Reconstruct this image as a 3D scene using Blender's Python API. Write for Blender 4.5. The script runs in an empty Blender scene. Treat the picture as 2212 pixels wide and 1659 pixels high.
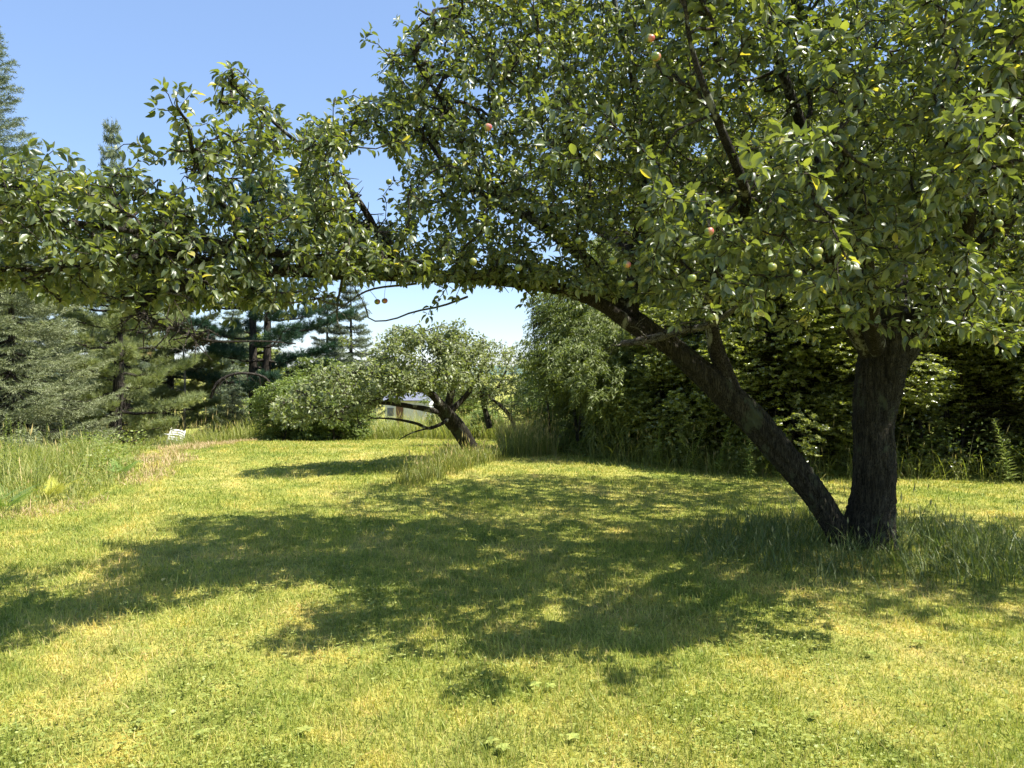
import bpy, math
import numpy as np
from mathutils import Vector

# ------------------------------------------------------------------ camera, sky, sun, exposure
sc = bpy.context.scene
C = sc.collection
F = 1662.0; CX = 1106.0; HY = 805.0; EYE = 1.6
cd = bpy.data.cameras.new('camera'); cam = bpy.data.objects.new('camera', cd); C.objects.link(cam)
cam.location = (0, 0, EYE); cam.rotation_euler = (math.radians(90), 0, 0)
cd.sensor_width = 36; cd.lens = F / 2212 * 36; cd.shift_y = (HY - 829.5) / 2212
cd.clip_start = 0.05; cd.clip_end = 6000
sc.camera = cam

SUN_EL, SUN_AZ = 60.0, 106.0          # azimuth clockwise from +Y (the view direction): the sun stands to the right
w = bpy.data.worlds.new('World'); sc.world = w; w.use_nodes = True
nt = w.node_tree; bg = nt.nodes['Background']
sky = nt.nodes.new('ShaderNodeTexSky'); sky.sky_type = 'NISHITA'; sky.sun_disc = False
sky.sun_elevation = math.radians(SUN_EL); sky.sun_rotation = math.radians(SUN_AZ)
sky.air_density = 1.0; sky.dust_density = 0.2; sky.ozone_density = 1.5; sky.altitude = 300
mx = nt.nodes.new('ShaderNodeMix'); mx.data_type = 'RGBA'; mx.inputs[0].default_value = 0.5
mx.inputs[7].default_value = (1.15, 1.8, 3.3, 1)
nt.links.new(sky.outputs[0], mx.inputs[6]); nt.links.new(mx.outputs[2], bg.inputs[0]); bg.inputs[1].default_value = 0.112
ld = bpy.data.lights.new('sun', 'SUN'); ld.energy = 5.0; ld.angle = math.radians(0.55); ld.color = (1.0, 0.955, 0.86)
sun = bpy.data.objects.new('sun', ld); C.objects.link(sun)
el, az = math.radians(SUN_EL), math.radians(SUN_AZ)
sdir = Vector((math.sin(az) * math.cos(el), math.cos(az) * math.cos(el), math.sin(el)))
sun.rotation_euler = sdir.to_track_quat('Z', 'Y').to_euler(); sun.location = (20, 0, 30)
sc.view_settings.view_transform = 'Standard'; sc.view_settings.look = 'None'
sc.view_settings.exposure = 1.3; sc.view_settings.gamma = 1.0; sc.view_settings.use_curve_mapping = False
sc.cycles.max_bounces = 6; sc.cycles.diffuse_bounces = 4; sc.cycles.glossy_bounces = 2
sc.cycles.transmission_bounces = 4; sc.cycles.caustics_reflective = False; sc.cycles.caustics_refractive = False
sc.cycles.use_adaptive_sampling = True; sc.cycles.adaptive_threshold = 0.015

RG = np.random.default_rng(7)
def rng(seed): return np.random.default_rng(seed)
def P(px, py, d):                    # a point of the photograph (2212 px wide) at depth d
    return np.array([(px - CX) / F * d, d, EYE + (HY - py) / F * d])

# ------------------------------------------------------------------ terrain
def sm(a, b, x):
    t = np.clip((x - a) / (b - a), 0, 1); return t * t * (3 - 2 * t)
def gz(x, y):
    x = np.asarray(x, float); y = np.asarray(y, float)
    z = -0.06 * np.clip(y - 15.5, 0, 22) * sm(15.0, 18.0, y)
    z = z - 0.45 * sm(-7.5, -10.5, x) * sm(14, 22, y)
    z = z + 0.02 * np.sin(x * 0.9 + 1.3) * np.sin(y * 0.7) * sm(2, 5, y) + 0.01 * np.sin(x * 2.3 + y * 1.7)
    return z

# ------------------------------------------------------------------ mesh helpers
def build(name, V, Fs, mat, parent=None, rnd=None, smooth=True, loc=None):
    """V (n,3); Fs a list of integer arrays (m,k)."""
    V = np.asarray(V, np.float32).reshape(-1, 3)
    Fs = [np.asarray(f, np.int32) for f in Fs if len(f)]
    me = bpy.data.meshes.new(name)
    if loc is not None: V = V - np.asarray(loc, np.float32)
    me.vertices.add(len(V)); me.vertices.foreach_set('co', V.ravel())
    nl = sum(f.size for f in Fs); npoly = sum(len(f) for f in Fs)
    me.loops.add(nl); me.loops.foreach_set('vertex_index', np.concatenate([f.ravel() for f in Fs]))
    tot = np.concatenate([np.full(len(f), f.shape[1], np.int32) for f in Fs])
    st = np.concatenate([[0], np.cumsum(tot)[:-1]]).astype(np.int32)
    me.polygons.add(npoly); me.polygons.foreach_set('loop_start', st)
    me.polygons.foreach_set('use_smooth', np.full(npoly, smooth, bool))
    if rnd is not None:
        a = me.attributes.new('rnd', 'FLOAT', 'POINT'); a.data.foreach_set('value', np.asarray(rnd, np.float32))
    me.update(calc_edges=True); me.materials.append(mat)
    o = bpy.data.objects.new(name, me); C.objects.link(o)
    if parent is not None: o.parent = parent
    if loc is not None and parent is None: o.location = tuple(float(v) for v in loc)
    return o

def thing(name, label, cat, loc, group=None, rz=0.0, sc_=1.0):
    o = bpy.data.objects.new(name, None); C.objects.link(o)
    o.location = tuple(float(v) for v in loc); o.rotation_euler = (0, 0, rz); o.scale = (sc_,) * 3
    o.empty_display_size = 0.2
    o['label'] = label; o['category'] = cat
    if group: o['group'] = group
    return o
def tag(o, label, cat=None, group=None, kind=None):
    o['label'] = label
    if cat: o['category'] = cat
    if group: o['group'] = group
    if kind: o['kind'] = kind
    return o
def dup(root, loc, rz, s, label, group=None, tilt=(0, 0)):
    r = root.copy(); C.objects.link(r); r.location = tuple(float(v) for v in loc)
    r.rotation_euler = (tilt[0], tilt[1], rz); r.scale = (s, s, s) if np.isscalar(s) else tuple(s)
    r['label'] = label
    if group: r['group'] = group
    for ch in list(root.children):
        c = ch.copy(); C.objects.link(c); c.parent = r
        for g in list(ch.children):
            d = g.copy(); C.objects.link(d); d.parent = c
    return r

class Acc:
    def __init__(s): s.V = []; s.F = []; s.R = []; s.n = 0
    def add(s, V, Fs, r=0.5):
        V = np.asarray(V, float).reshape(-1, 3)
        for f in Fs: s.F.append(np.asarray(f, np.int64) + s.n)
        s.V.append(V); s.R.append(np.broadcast_to(np.asarray(r, float), (len(V),)) if np.ndim(r) == 0 else np.asarray(r, float)); s.n += len(V)
    def obj(s, name, mat, parent=None, smooth=True, loc=None):
        by = {}
        for f in s.F: by.setdefault(f.shape[1], []).append(f)
        return build(name, np.concatenate(s.V), [np.concatenate(v) for v in by.values()], mat, parent, np.concatenate(s.R), smooth, loc)

def norm(v): return v / (np.linalg.norm(v, axis=-1, keepdims=True) + 1e-9)
def frames(d, n):
    """columns side, dir, normal"""
    d = norm(d); s = norm(np.cross(d, n)); n2 = np.cross(s, d)
    return np.stack([s, d, n2], axis=-1)
def inst(tv, tfs, pos, R, scale, rnd):
    """many copies of a small template"""
    N = len(pos); k = len(tv)
    sc3 = np.asarray(scale, float); sc3 = sc3[:, None, None] if sc3.ndim == 1 else sc3[:, None, :]
    V = np.einsum('nij,nkj->nki', R, tv[None] * sc3) + pos[:, None, :]
    off = (np.arange(N) * k)[:, None, None]
    Fs = [(np.asarray(f)[None] + off).reshape(-1, np.asarray(f).shape[1]) for f in tfs]
    return V.reshape(-1, 3), Fs, np.repeat(rnd, k)

def tube(pts, rad, sides=6, rough=0.0, seed=0, cap=True):
    pts = np.asarray(pts, float); n = len(pts); rad = np.broadcast_to(np.asarray(rad, float), (n,))
    t = np.gradient(pts, axis=0); t = norm(t)
    ref = np.array([0.0, 1.0, 0.0]) if abs(t[:, 1]).mean() < 0.8 else np.array([1.0, 0, 0])
    u = norm(np.cross(t, ref)); v = np.cross(t, u)
    a = np.arange(sides) / sides * 2 * np.pi
    rr = np.repeat(rad[:, None], sides, 1)
    if rough:
        g = rng(seed); s = np.cumsum(np.r_[0, np.linalg.norm(np.diff(pts, axis=0), axis=1)])[:, None]
        k = np.zeros((n, sides))
        for j in range(7):
            m = g.integers(1, 4) if j < 3 else g.integers(5, 14)
            f = g.uniform(1, 4) if j < 3 else g.uniform(3, 11)
            k += (0.5 if j < 3 else 0.28) * np.sin(m * a[None] + f * s + g.uniform(0, 6.28) + 1.2 * np.sin(s * g.uniform(1, 3) + g.uniform(0, 6)))
        k += g.normal(0, 0.35, (n, sides))
        rr = rr * (1 + rough * k)
    V = pts[:, None] + rr[..., None] * (np.cos(a)[None, :, None] * u[:, None] + np.sin(a)[None, :, None] * v[:, None])
    i = np.arange(n - 1)[:, None] * sides; j = np.arange(sides)[None]; jn = (j + 1) % sides
    Q = np.stack([i + j, i + jn, i + sides + jn, i + sides + j], -1).reshape(-1, 4)
    Fs = [Q]
    V = V.reshape(-1, 3)
    if cap:
        V = np.vstack([V, pts[-1] + t[-1] * rad[-1] * 0.6]); k = len(V) - 1; b = (n - 1) * sides
        Fs.append(np.stack([b + np.arange(sides), b + (np.arange(sides) + 1) % sides, np.full(sides, k)], -1))
    return V, Fs
def smooth_path(P0, n, wob=0.0, seed=0):
    """Catmull-Rom through points with extra columns allowed"""
    P0 = np.asarray(P0, float)
    A = np.vstack([2 * P0[0] - P0[1], P0, 2 * P0[-1] - P0[-2]])
    segs = len(P0) - 1; T = np.linspace(0, segs - 1e-6, n); i = T.astype(int); t = (T - i)[:, None]
    p0, p1, p2, p3 = A[i], A[i + 1], A[i + 2], A[i + 3]
    out = 0.5 * ((2 * p1) + (-p0 + p2) * t + (2 * p0 - 5 * p1 + 4 * p2 - p3) * t * t + (-p0 + 3 * p1 - 3 * p2 + p3) * t ** 3)
    if wob:
        g = rng(seed)
        for c in range(3):
            out[:, c] += wob * sum(g.uniform(-1, 1) * np.sin(T * g.uniform(1, 5) + g.uniform(0, 6)) for _ in range(4)) * 0.5
    return out

# ------------------------------------------------------------------ materials
def new_mat(name):
    m = bpy.data.materials.new(name); m.use_nodes = True
    t = m.node_tree; b = t.nodes['Principled BSDF']; o = t.nodes['Material Output']
    return m, t, b, o
def ramp(t, fac, stops, interp='LINEAR'):
    r = t.nodes.new('ShaderNodeValToRGB'); r.color_ramp.interpolation = interp
    e = r.color_ramp.elements
    while len(e) < len(stops): e.new(0.5)
    for k, (p, c) in enumerate(stops): e[k].position = p; e[k].color = (*c, 1)
    t.links.new(fac, r.inputs[0]); return r.outputs[0]
def noise(t, scale, detail=4, vec=None, rough=0.6, out=0):
    n = t.nodes.new('ShaderNodeTexNoise'); n.inputs['Scale'].default_value = scale; n.inputs['Detail'].default_value = detail
    n.inputs['Roughness'].default_value = rough
    if vec is not None: t.links.new(vec, n.inputs['Vector'])
    return n.outputs[out]
def objco(t, scale=None, world=False):
    if world:
        c = t.nodes.new('ShaderNodeNewGeometry').outputs['Position']
    else: c = t.nodes.new('ShaderNodeTexCoord').outputs['Object']
    if scale is None: return c
    m = t.nodes.new('ShaderNodeMapping'); m.inputs['Scale'].default_value = scale
    t.links.new(c, m.inputs[0]); return m.outputs[0]
def mix(t, fac, a, b, mode='MIX'):
    n = t.nodes.new('ShaderNodeMix'); n.data_type = 'RGBA'; n.blend_type = mode
    for s, v in ((n.inputs[0], fac), (n.inputs[6], a), (n.inputs[7], b)):
        if hasattr(v, 'links') or hasattr(v, 'is_linked'): t.links.new(v, s)
        elif np.isscalar(v): s.default_value = v
        else: s.default_value = (*v, 1)
    return n.outputs[2]

def leaf_mat(name, stops, trans=0.4, gloss=0.35, rough=0.45, tcol=(1.25, 1.35, 0.45), under=None):
    m, t, b, o = new_mat(name)
    at = t.nodes.new('ShaderNodeAttribute'); at.attribute_name = 'rnd'
    col = ramp(t, at.outputs['Fac'], stops)
    oi = t.nodes.new('ShaderNodeObjectInfo')
    hv = t.nodes.new('ShaderNodeHueSaturation'); mp = t.nodes.new('ShaderNodeMapRange')
    mp.inputs['To Min'].default_value = 0.85; mp.inputs['To Max'].default_value = 1.15
    t.links.new(oi.outputs['Random'], mp.inputs['Value']); t.links.new(mp.outputs[0], hv.inputs['Value']); t.links.new(col, hv.inputs['Color'])
    base = hv.outputs[0]
    if under:
        g = t.nodes.new('ShaderNodeNewGeometry')
        top = base; base = mix(t, g.outputs['Backfacing'], base, under)
    t.links.new(base, b.inputs['Base Color']); b.inputs['Roughness'].default_value = rough
    b.inputs['Specular IOR Level'].default_value = gloss
    tr = t.nodes.new('ShaderNodeBsdfTranslucent'); tc = mix(t, 1.0, hv.outputs[0], tcol, 'MULTIPLY')
    t.links.new(tc, tr.inputs['Color'])
    ms = t.nodes.new('ShaderNodeMixShader'); ms.inputs[0].default_value = trans
    t.links.new(b.outputs[0], ms.inputs[1]); t.links.new(tr.outputs[0], ms.inputs[2]); t.links.new(ms.outputs[0], o.inputs['Surface'])
    return m

M = {}
M['apple_leaf'] = leaf_mat('apple_leaf', [(0, (0.03, 0.048, 0.022)), (0.45, (0.075, 0.10, 0.04)), (0.75, (0.135, 0.165, 0.065)), (0.985, (0.23, 0.25, 0.11)), (1, (0.34, 0.30, 0.09))],
                           trans=0.34, gloss=0.6, rough=0.38, tcol=(2.5, 2.4, 0.5), under=(0.19, 0.21, 0.13))
M['apple_leaf_pale'] = leaf_mat('apple_leaf_pale', [(0, (0.13, 0.155, 0.06)), (0.5, (0.21, 0.24, 0.10)), (1, (0.34, 0.37, 0.17))], trans=0.32, gloss=0.5, rough=0.45, tcol=(1.6, 1.7, 0.6), under=(0.22, 0.26, 0.15))
M['willow_leaf'] = leaf_mat('willow_leaf', [(0, (0.10, 0.13, 0.04)), (0.6, (0.18, 0.215, 0.07)), (1, (0.30, 0.33, 0.13))], trans=0.35, tcol=(1.6, 1.7, 0.5))
M['maple_leaf'] = leaf_mat('maple_leaf', [(0, (0.08, 0.10, 0.03)), (0.6, (0.20, 0.22, 0.065)), (1, (0.42, 0.43, 0.18))], trans=0.38, gloss=0.9, rough=0.3, tcol=(1.9, 2.0, 0.5))
M['bush_leaf'] = leaf_mat('bush_leaf', [(0, (0.09, 0.125, 0.035)), (0.6, (0.165, 0.21, 0.06)), (1, (0.28, 0.33, 0.11))], trans=0.35, tcol=(1.6, 1.7, 0.5))
M['spruce_needle'] = leaf_mat('spruce_needle', [(0, (0.085, 0.11, 0.075)), (0.6, (0.16, 0.195, 0.125)), (1, (0.26, 0.29, 0.185))], trans=0.15, gloss=0.3, rough=0.5, tcol=(1.2, 1.3, 0.8))
M['fir_needle'] = leaf_mat('fir_needle', [(0, (0.12, 0.145, 0.075)), (0.6, (0.23, 0.255, 0.13)), (1, (0.36, 0.38, 0.21))], trans=0.15, gloss=0.3, rough=0.5, tcol=(1.2, 1.3, 0.8))
M['pine_needle'] = leaf_mat('pine_needle', [(0, (0.12, 0.15, 0.065)), (0.55, (0.215, 0.25, 0.10)), (0.9, (0.31, 0.335, 0.14)), (1, (0.35, 0.26, 0.12))], trans=0.25, gloss=0.3, rough=0.45, tcol=(1.4, 1.4, 0.6))
M['dark_needle'] = leaf_mat('dark_needle', [(0, (0.02, 0.05, 0.032)), (0.6, (0.04, 0.085, 0.05)), (0.95, (0.10, 0.14, 0.06)), (1, (0.22, 0.16, 0.06))], trans=0.2, gloss=0.3, rough=0.45, tcol=(1.2, 1.4, 0.7))
M['tall_grass'] = leaf_mat('tall_grass', [(0, (0.12, 0.145, 0.035)), (0.5, (0.21, 0.235, 0.06)), (0.8, (0.34, 0.34, 0.11)), (1, (0.50, 0.40, 0.19))], trans=0.35, gloss=0.25, tcol=(1.4, 1.5, 0.6))
M['shade_toned_grass'] = leaf_mat('shade_toned_grass', [(0, (0.07, 0.10, 0.025)), (0.6, (0.13, 0.17, 0.045)), (1, (0.28, 0.27, 0.12))], trans=0.3, gloss=0.3, tcol=(1.3, 1.4, 0.6))  # darker copy of the tall grass, with the tree's shade put into its colour
M['dry_grass'] = leaf_mat('dry_grass', [(0, (0.30, 0.26, 0.10)), (0.5, (0.50, 0.37, 0.20)), (1, (0.62, 0.43, 0.28))], trans=0.3, gloss=0.2, tcol=(1.1, 1.1, 0.8))
M['weed'] = leaf_mat('weed', [(0, (0.12, 0.16, 0.04)), (0.6, (0.21, 0.26, 0.065)), (1, (0.33, 0.36, 0.11))], trans=0.35, gloss=0.3, tcol=(1.4, 1.5, 0.5))
M['fern'] = leaf_mat('fern', [(0, (0.12, 0.20, 0.05)), (1, (0.20, 0.30, 0.08))], trans=0.35, gloss=0.25, tcol=(1.3, 1.4, 0.5))
M['fern_yellow'] = leaf_mat('fern_yellow', [(0, (0.38, 0.40, 0.07)), (1, (0.58, 0.55, 0.10))], trans=0.35, gloss=0.2, tcol=(1.1, 1.1, 0.6))
M['clover'] = leaf_mat('clover', [(0, (0.22, 0.27, 0.06)), (1, (0.36, 0.39, 0.10))], trans=0.3, gloss=0.3, tcol=(1.3, 1.4, 0.5))
M['yellow_leaf'] = leaf_mat('yellow_leaf', [(0, (0.6, 0.47, 0.12)), (1, (0.65, 0.5, 0.14))], trans=0.2, gloss=0.3, tcol=(1, 1, 0.8))

def lawn_mat(name, blades):
    m, t, b, o = new_mat(name)
    pos = objco(t, world=True)
    n1 = noise(t, 0.55, 5, pos, 0.62); n2 = noise(t, 2.6, 5, pos, 0.65)
    sp = t.nodes.new('ShaderNodeSeparateXYZ'); t.links.new(pos, sp.inputs[0])
    ma = t.nodes.new('ShaderNodeMath'); ma.operation = 'MULTIPLY_ADD'; ma.inputs[1].default_value = 0.42; t.links.new(sp.outputs['Y'], ma.inputs[0]); t.links.new(sp.outputs['X'], ma.inputs[2])
    mb = t.nodes.new('ShaderNodeMath'); mb.operation = 'MULTIPLY_ADD'; mb.inputs[1].default_value = 1.6; t.links.new(n1, mb.inputs[0]); t.links.new(ma.outputs[0], mb.inputs[2])
    mc = t.nodes.new('ShaderNodeMath'); mc.operation = 'SINE'; md = t.nodes.new('ShaderNodeMath'); md.operation = 'MULTIPLY'; md.inputs[1].default_value = 5.2
    t.links.new(mb.outputs[0], md.inputs[0]); t.links.new(md.outputs[0], mc.inputs[0]); band = ramp(t, mc.outputs[0], [(0.0, (0.93, 0.97, 0.9)), (0.8, (1.06, 1.03, 1.04))])
    patch = ramp(t, n1, [(0.34, (0.285, 0.32, 0.08)), (0.47, (0.39, 0.385, 0.11)), (0.58, (0.46, 0.43, 0.145)), (0.72, (0.53, 0.455, 0.20))])
    fine = ramp(t, n2, [(0.33, (0.55, 0.62, 0.5)), (0.5, (0.92, 0.95, 0.9)), (0.68, (1.25, 1.12, 1.1))])
    col = mix(t, 1.0, mix(t, 1.0, patch, fine, 'MULTIPLY'), band, 'MULTIPLY')
    if blades:
        at = t.nodes.new('ShaderNodeAttribute'); at.attribute_name = 'rnd'
        var = ramp(t, at.outputs['Fac'], [(0, (0.38, 0.55, 0.32)), (0.4, (0.85, 0.95, 0.7)), (0.8, (1.25, 1.16, 1.05)), (1, (1.5, 1.2, 1.7))])
        col = mix(t, 1.0, col, var, 'MULTIPLY')
        t.links.new(col, b.inputs['Base Color']); b.inputs['Roughness'].default_value = 0.5; b.inputs['Specular IOR Level'].default_value = 0.3
        tr = t.nodes.new('ShaderNodeBsdfTranslucent'); tc = mix(t, 1.0, col, (1.3, 1.3, 0.7), 'MULTIPLY'); t.links.new(tc, tr.inputs['Color'])
        ms = t.nodes.new('ShaderNodeMixShader'); ms.inputs[0].default_value = 0.33
        t.links.new(b.outputs[0], ms.inputs[1]); t.links.new(tr.outputs[0], ms.inputs[2]); t.links.new(ms.outputs[0], o.inputs['Surface'])
    else:
        n3 = noise(t, 38, 6, pos, 0.7); n4 = noise(t, 11, 4, objco(t, (1, 0.6, 1), True), 0.6)
        f3 = ramp(t, n3, [(0.3, (0.35, 0.38, 0.3)), (0.5, (0.8, 0.8, 0.75)), (0.7, (1.15, 1.1, 1.0))])
        f4 = ramp(t, n4, [(0.35, (0.75, 0.8, 0.7)), (0.65, (1.1, 1.05, 1.0))])
        col = mix(t, 1.0, mix(t, 1.0, col, f3, 'MULTIPLY'), f4, 'MULTIPLY')
        t.links.new(col, b.inputs['Base Color']); b.inputs['Roughness'].default_value = 0.9; b.inputs['Specular IOR Level'].default_value = 0.1
        bp = t.nodes.new('ShaderNodeBump'); bp.inputs['Strength'].default_value = 0.8; bp.inputs['Distance'].default_value = 0.03
        t.links.new(n3, bp.inputs['Height']); t.links.new(bp.outputs[0], b.inputs['Normal'])
    return m
M['ground'] = lawn_mat('ground', False); M['lawn_blades'] = lawn_mat('lawn_blades', True)

def bark_mat(name, dark, light, lichen=None, sc_=(9, 9, 2.2)):
    m, t, b, o = new_mat(name)
    v = objco(t, sc_); v2 = objco(t, (2.2, 2.2, 1.3))
    n1 = noise(t, 2.2, 8, v, 0.72)
    n0 = noise(t, 5.0, 6, objco(t, tuple(q * (2.2 if i < 2 else .9) for i, q in enumerate(sc_))), 0.7)
    col = ramp(t, n1, [(0.3, dark), (0.55, tuple((a + c) / 2 for a, c in zip(dark, light))), (0.72, light)])
    crack = ramp(t, n0, [(0.42, (0.12, 0.11, 0.10)), (0.52, (0.7, 0.7, 0.68)), (0.66, (1.3, 1.3, 1.25))])
    col = mix(t, 0.9, col, crack, 'MULTIPLY')
    if lichen:
        n2 = noise(t, 2.0, 6, v2, 0.68); f = ramp(t, n2, [(0.56, (0, 0, 0)), (0.62, (1, 1, 1))])
        col = mix(t, f, col, lichen)
    t.links.new(col, b.inputs['Base Color']); b.inputs['Roughness'].default_value = 0.9; b.inputs['Specular IOR Level'].default_value = 0.15
    bp = t.nodes.new('ShaderNodeBump'); bp.inputs['Strength'].default_value = 0.9; bp.inputs['Distance'].default_value = 0.02
    h = mix(t, 0.5, n1, crack); t.links.new(h, bp.inputs['Height']); t.links.new(bp.outputs[0], b.inputs['Normal'])
    return m
M['bark'] = bark_mat('bark', (0.012, 0.011, 0.008), (0.14, 0.125, 0.09), lichen=(0.075, 0.085, 0.05), sc_=(11, 11, 2.0))
M['bough_bark'] = bark_mat('bough_bark', (0.03, 0.026, 0.022), (0.12, 0.105, 0.085), lichen=(0.34, 0.34, 0.27), sc_=(12, 12, 12))
M['twig_bark'] = bark_mat('twig_bark', (0.07, 0.055, 0.045), (0.22, 0.19, 0.155), sc_=(14, 14, 14))
M['dead_bark'] = bark_mat('dead_bark', (0.16, 0.15, 0.13), (0.38, 0.36, 0.31), sc_=(12, 12, 12))
M['pine_bark'] = bark_mat('pine_bark', (0.04, 0.035, 0.03), (0.13, 0.11, 0.09), sc_=(5, 5, 1.5))
M['sapling_bark'] = bark_mat('sapling_bark', (0.05, 0.045, 0.035), (0.15, 0.13, 0.10), sc_=(14, 14, 5))
def plain(name, c, rough=0.5, spec=0.4, var=0.15):
    m, t, b, o = new_mat(name)
    n = noise(t, 7, 5, objco(t)); f = ramp(t, n, [(0.3, (1 - var,) * 3), (0.7, (1 + var * 0.4,) * 3)])
    t.links.new(mix(t, 1.0, c, f, 'MULTIPLY'), b.inputs['Base Color']); b.inputs['Roughness'].default_value = rough; b.inputs['Specular IOR Level'].default_value = spec
    return m
M['white_plastic'] = plain('white_plastic', (0.82, 0.82, 0.82), 0.4, 0.5, 0.08)
M['white_paint'] = plain('white_paint', (0.80, 0.80, 0.82), 0.6)
M['grey_paint'] = plain('grey_paint', (0.16, 0.17, 0.22), 0.6)
M['brown_paint'] = plain('brown_paint', (0.19, 0.10, 0.075), 0.7)
M['grey_metal'] = plain('grey_metal', (0.5, 0.5, 0.48), 0.5)
M['post_wood'] = plain('post_wood', (0.36, 0.33, 0.28), 0.8)
M['calyx'] = plain('calyx', (0.08, 0.05, 0.02), 0.9)
def apple_mat(name, blush):
    m, t, b, o = new_mat(name)
    oc = objco(t); sx = t.nodes.new('ShaderNodeSeparateXYZ'); t.links.new(oc, sx.inputs[0])
    ad = t.nodes.new('ShaderNodeMath'); ad.operation = 'MULTIPLY_ADD'; ad.inputs[1].default_value = 18.0; ad.inputs[2].default_value = 0.1
    t.links.new(sx.outputs['X'], ad.inputs[0])
    n = noise(t, 45, 5, oc, 0.6); a2 = t.nodes.new('ShaderNodeMath'); a2.operation = 'ADD'; t.links.new(ad.outputs[0], a2.inputs[0]); t.links.new(n, a2.inputs[1])
    col = ramp(t, a2.outputs[0], [(0.45, (0.17, 0.21, 0.05)), (0.75, (0.27, 0.27, 0.08) if not blush else (0.46, 0.22, 0.13)), (1.0, (0.32, 0.31, 0.10) if not blush else (0.45, 0.11, 0.10))])
    t.links.new(col, b.inputs['Base Color']); b.inputs['Roughness'].default_value = 0.32
    b.inputs['Subsurface Weight'].default_value = 0.0
    return m
M['apple_green'] = apple_mat('apple_green', False); M['apple_red'] = apple_mat('apple_red', True)
M['hill'] = plain('hill', (0.10, 0.15, 0.13), 1.0, 0.0, 0.25)

# ------------------------------------------------------------------ ground
def grid(xs, ys, zf):
    X, Y = np.meshgrid(xs, ys); V = np.stack([X, Y, zf(X, Y)], -1).reshape(-1, 3)
    nx, ny = len(xs), len(ys); i = np.arange(ny - 1)[:, None] * nx + np.arange(nx - 1)[None]
    return V, [np.stack([i, i + 1, i + nx + 1, i + nx], -1).reshape(-1, 4)]
xs = np.concatenate([-np.geomspace(3000, 16, 22), np.linspace(-15.5, 15.5, 125), np.geomspace(16, 3000, 22)])
ys = np.concatenate([-np.geomspace(400, 4, 12), np.linspace(-3.5, 40, 175), np.geomspace(41, 4500, 26)])
V, Fs = grid(xs, ys, gz)
g = build('ground', V, Fs, M['ground']); tag(g, 'mown lawn ground, yellow green and dry in patches, falling away to a far field', kind='structure')
# far hills
a = np.linspace(-2600, 2600, 160); gg = rng(5)
prof = 13 + 7 * np.sin(a / 410 + 1) + 4 * np.sin(a / 150) + gg.normal(0, 0.5, len(a))
V = []; 
for (yy, k) in ((1100, 0), (1250, 0.6), (1500, 1.0), (1900, 0.9), (2300, 0.0)):
    V.append(np.stack([a, np.full_like(a, yy), -3 + prof * k], -1))
V = np.concatenate(V); i = np.arange(4)[:, None] * len(a) + np.arange(len(a) - 1)[None]
h = build('hills', V, [np.stack([i, i + 1, i + len(a) + 1, i + len(a)], -1).reshape(-1, 4)], M['hill'])
tag(h, 'low wooded hills on the far horizon beyond the pines', kind='structure')

# mown edge on the left (x as a function of y) and hedge line on the right
LY = [4, 7.6, 8.4, 9.6, 11, 12.5, 15, 17.5, 20, 24]; LX = [-9.5, -6.6, -5.6, -5.3, -5.55, -6.1, -7.2, -7.8, -8.2, -8.6]
RY = [-5, 4, 10.9, 11.3, 12.1, 13.2, 14.4, 16, 17, 20, 24]; RX = [14, 12, 8.2, 6.4, 3.4, 2.3, 1.25, 0.55, 0.3, 0.6, 1.0]
def left_edge(y): return np.interp(y, LY, LX)
def right_edge(y): return np.interp(y, RY, RX)
FAR = 24.4

# ------------------------------------------------------------------ lawn grass blades (one uncountable mass)
def blade_template(seg=2):
    if seg == 1: return np.array([[-.5, 0, 0], [.5, 0, 0], [0.1, 1, 0.28]]), [np.array([[0, 1, 2]])]
    return (np.array([[-.5, 0, 0], [.5, 0, 0], [-.42, .5, .05], [.42, .5, .05], [0, 1, .3]]),
            [np.array([[0, 1, 3, 2]]), np.array([[2, 3, 4]])])
def blades(x, y, L, W, lean, g, seg=2, z0=None):
    n = len(x); z = gz(x, y) if z0 is None else z0
    th = g.uniform(0, 2 * np.pi, n); ln = lean * np.abs(g.normal(0, 1, n)).clip(0, 2.2)
    d = np.stack([np.cos(th) * np.sin(ln), np.sin(th) * np.sin(ln), np.cos(ln).clip(0.12, 1)], -1)
    ph = g.uniform(0, 2 * np.pi, n); nn = np.stack([np.cos(ph), np.sin(ph), np.full(n, 0.15)], -1)
    R = frames(d, nn)
    tv, tf = blade_template(seg)
    S = np.stack([W, L, L], -1)
    return inst(tv, tf, np.stack([x, y, z - 0.004], -1), R, S, np.clip(g.normal(0.5, 0.24, n), 0, 1))
def fan(g, n, d0, d1, p, half=0.80):
    """points in the camera's fan, density falling as depth**-p"""
    u = g.uniform(0, 1, n); q = 2 - p
    y = (d0 ** q + u * (d1 ** q - d0 ** q)) ** (1 / q) if abs(q) > 1e-6 else d0 * (d1 / d0) ** u
    x = g.uniform(-half, half, n) * (y + 0.8)
    return x, y
A = Acc(); g = rng(11)
x, y = fan(g, 470000, 2.6, 25.0, 1.75)
k = (x > left_edge(y) - 0.3 * g.uniform(0, 1, len(x))) & (x < right_edge(y) + 0.3) & (y < FAR)
x, y = x[k], y[k]
wob = 0.5 + 0.5 * np.sin(x * 1.7 + 2 * np.sin(y * 1.1)) * np.sin(y * 1.3 + np.sin(x * 2.1))
L = (0.023 + 0.017 * wob) * g.lognormal(0, 0.35, len(x)) * (1 + 0.02 * y)
W = (0.0022 + 0.00062 * y) * g.uniform(0.7, 1.3, len(x))
V, Fs, r = blades(x, y, L, W, 0.62, g); A.add(V, Fs, r)
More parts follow.
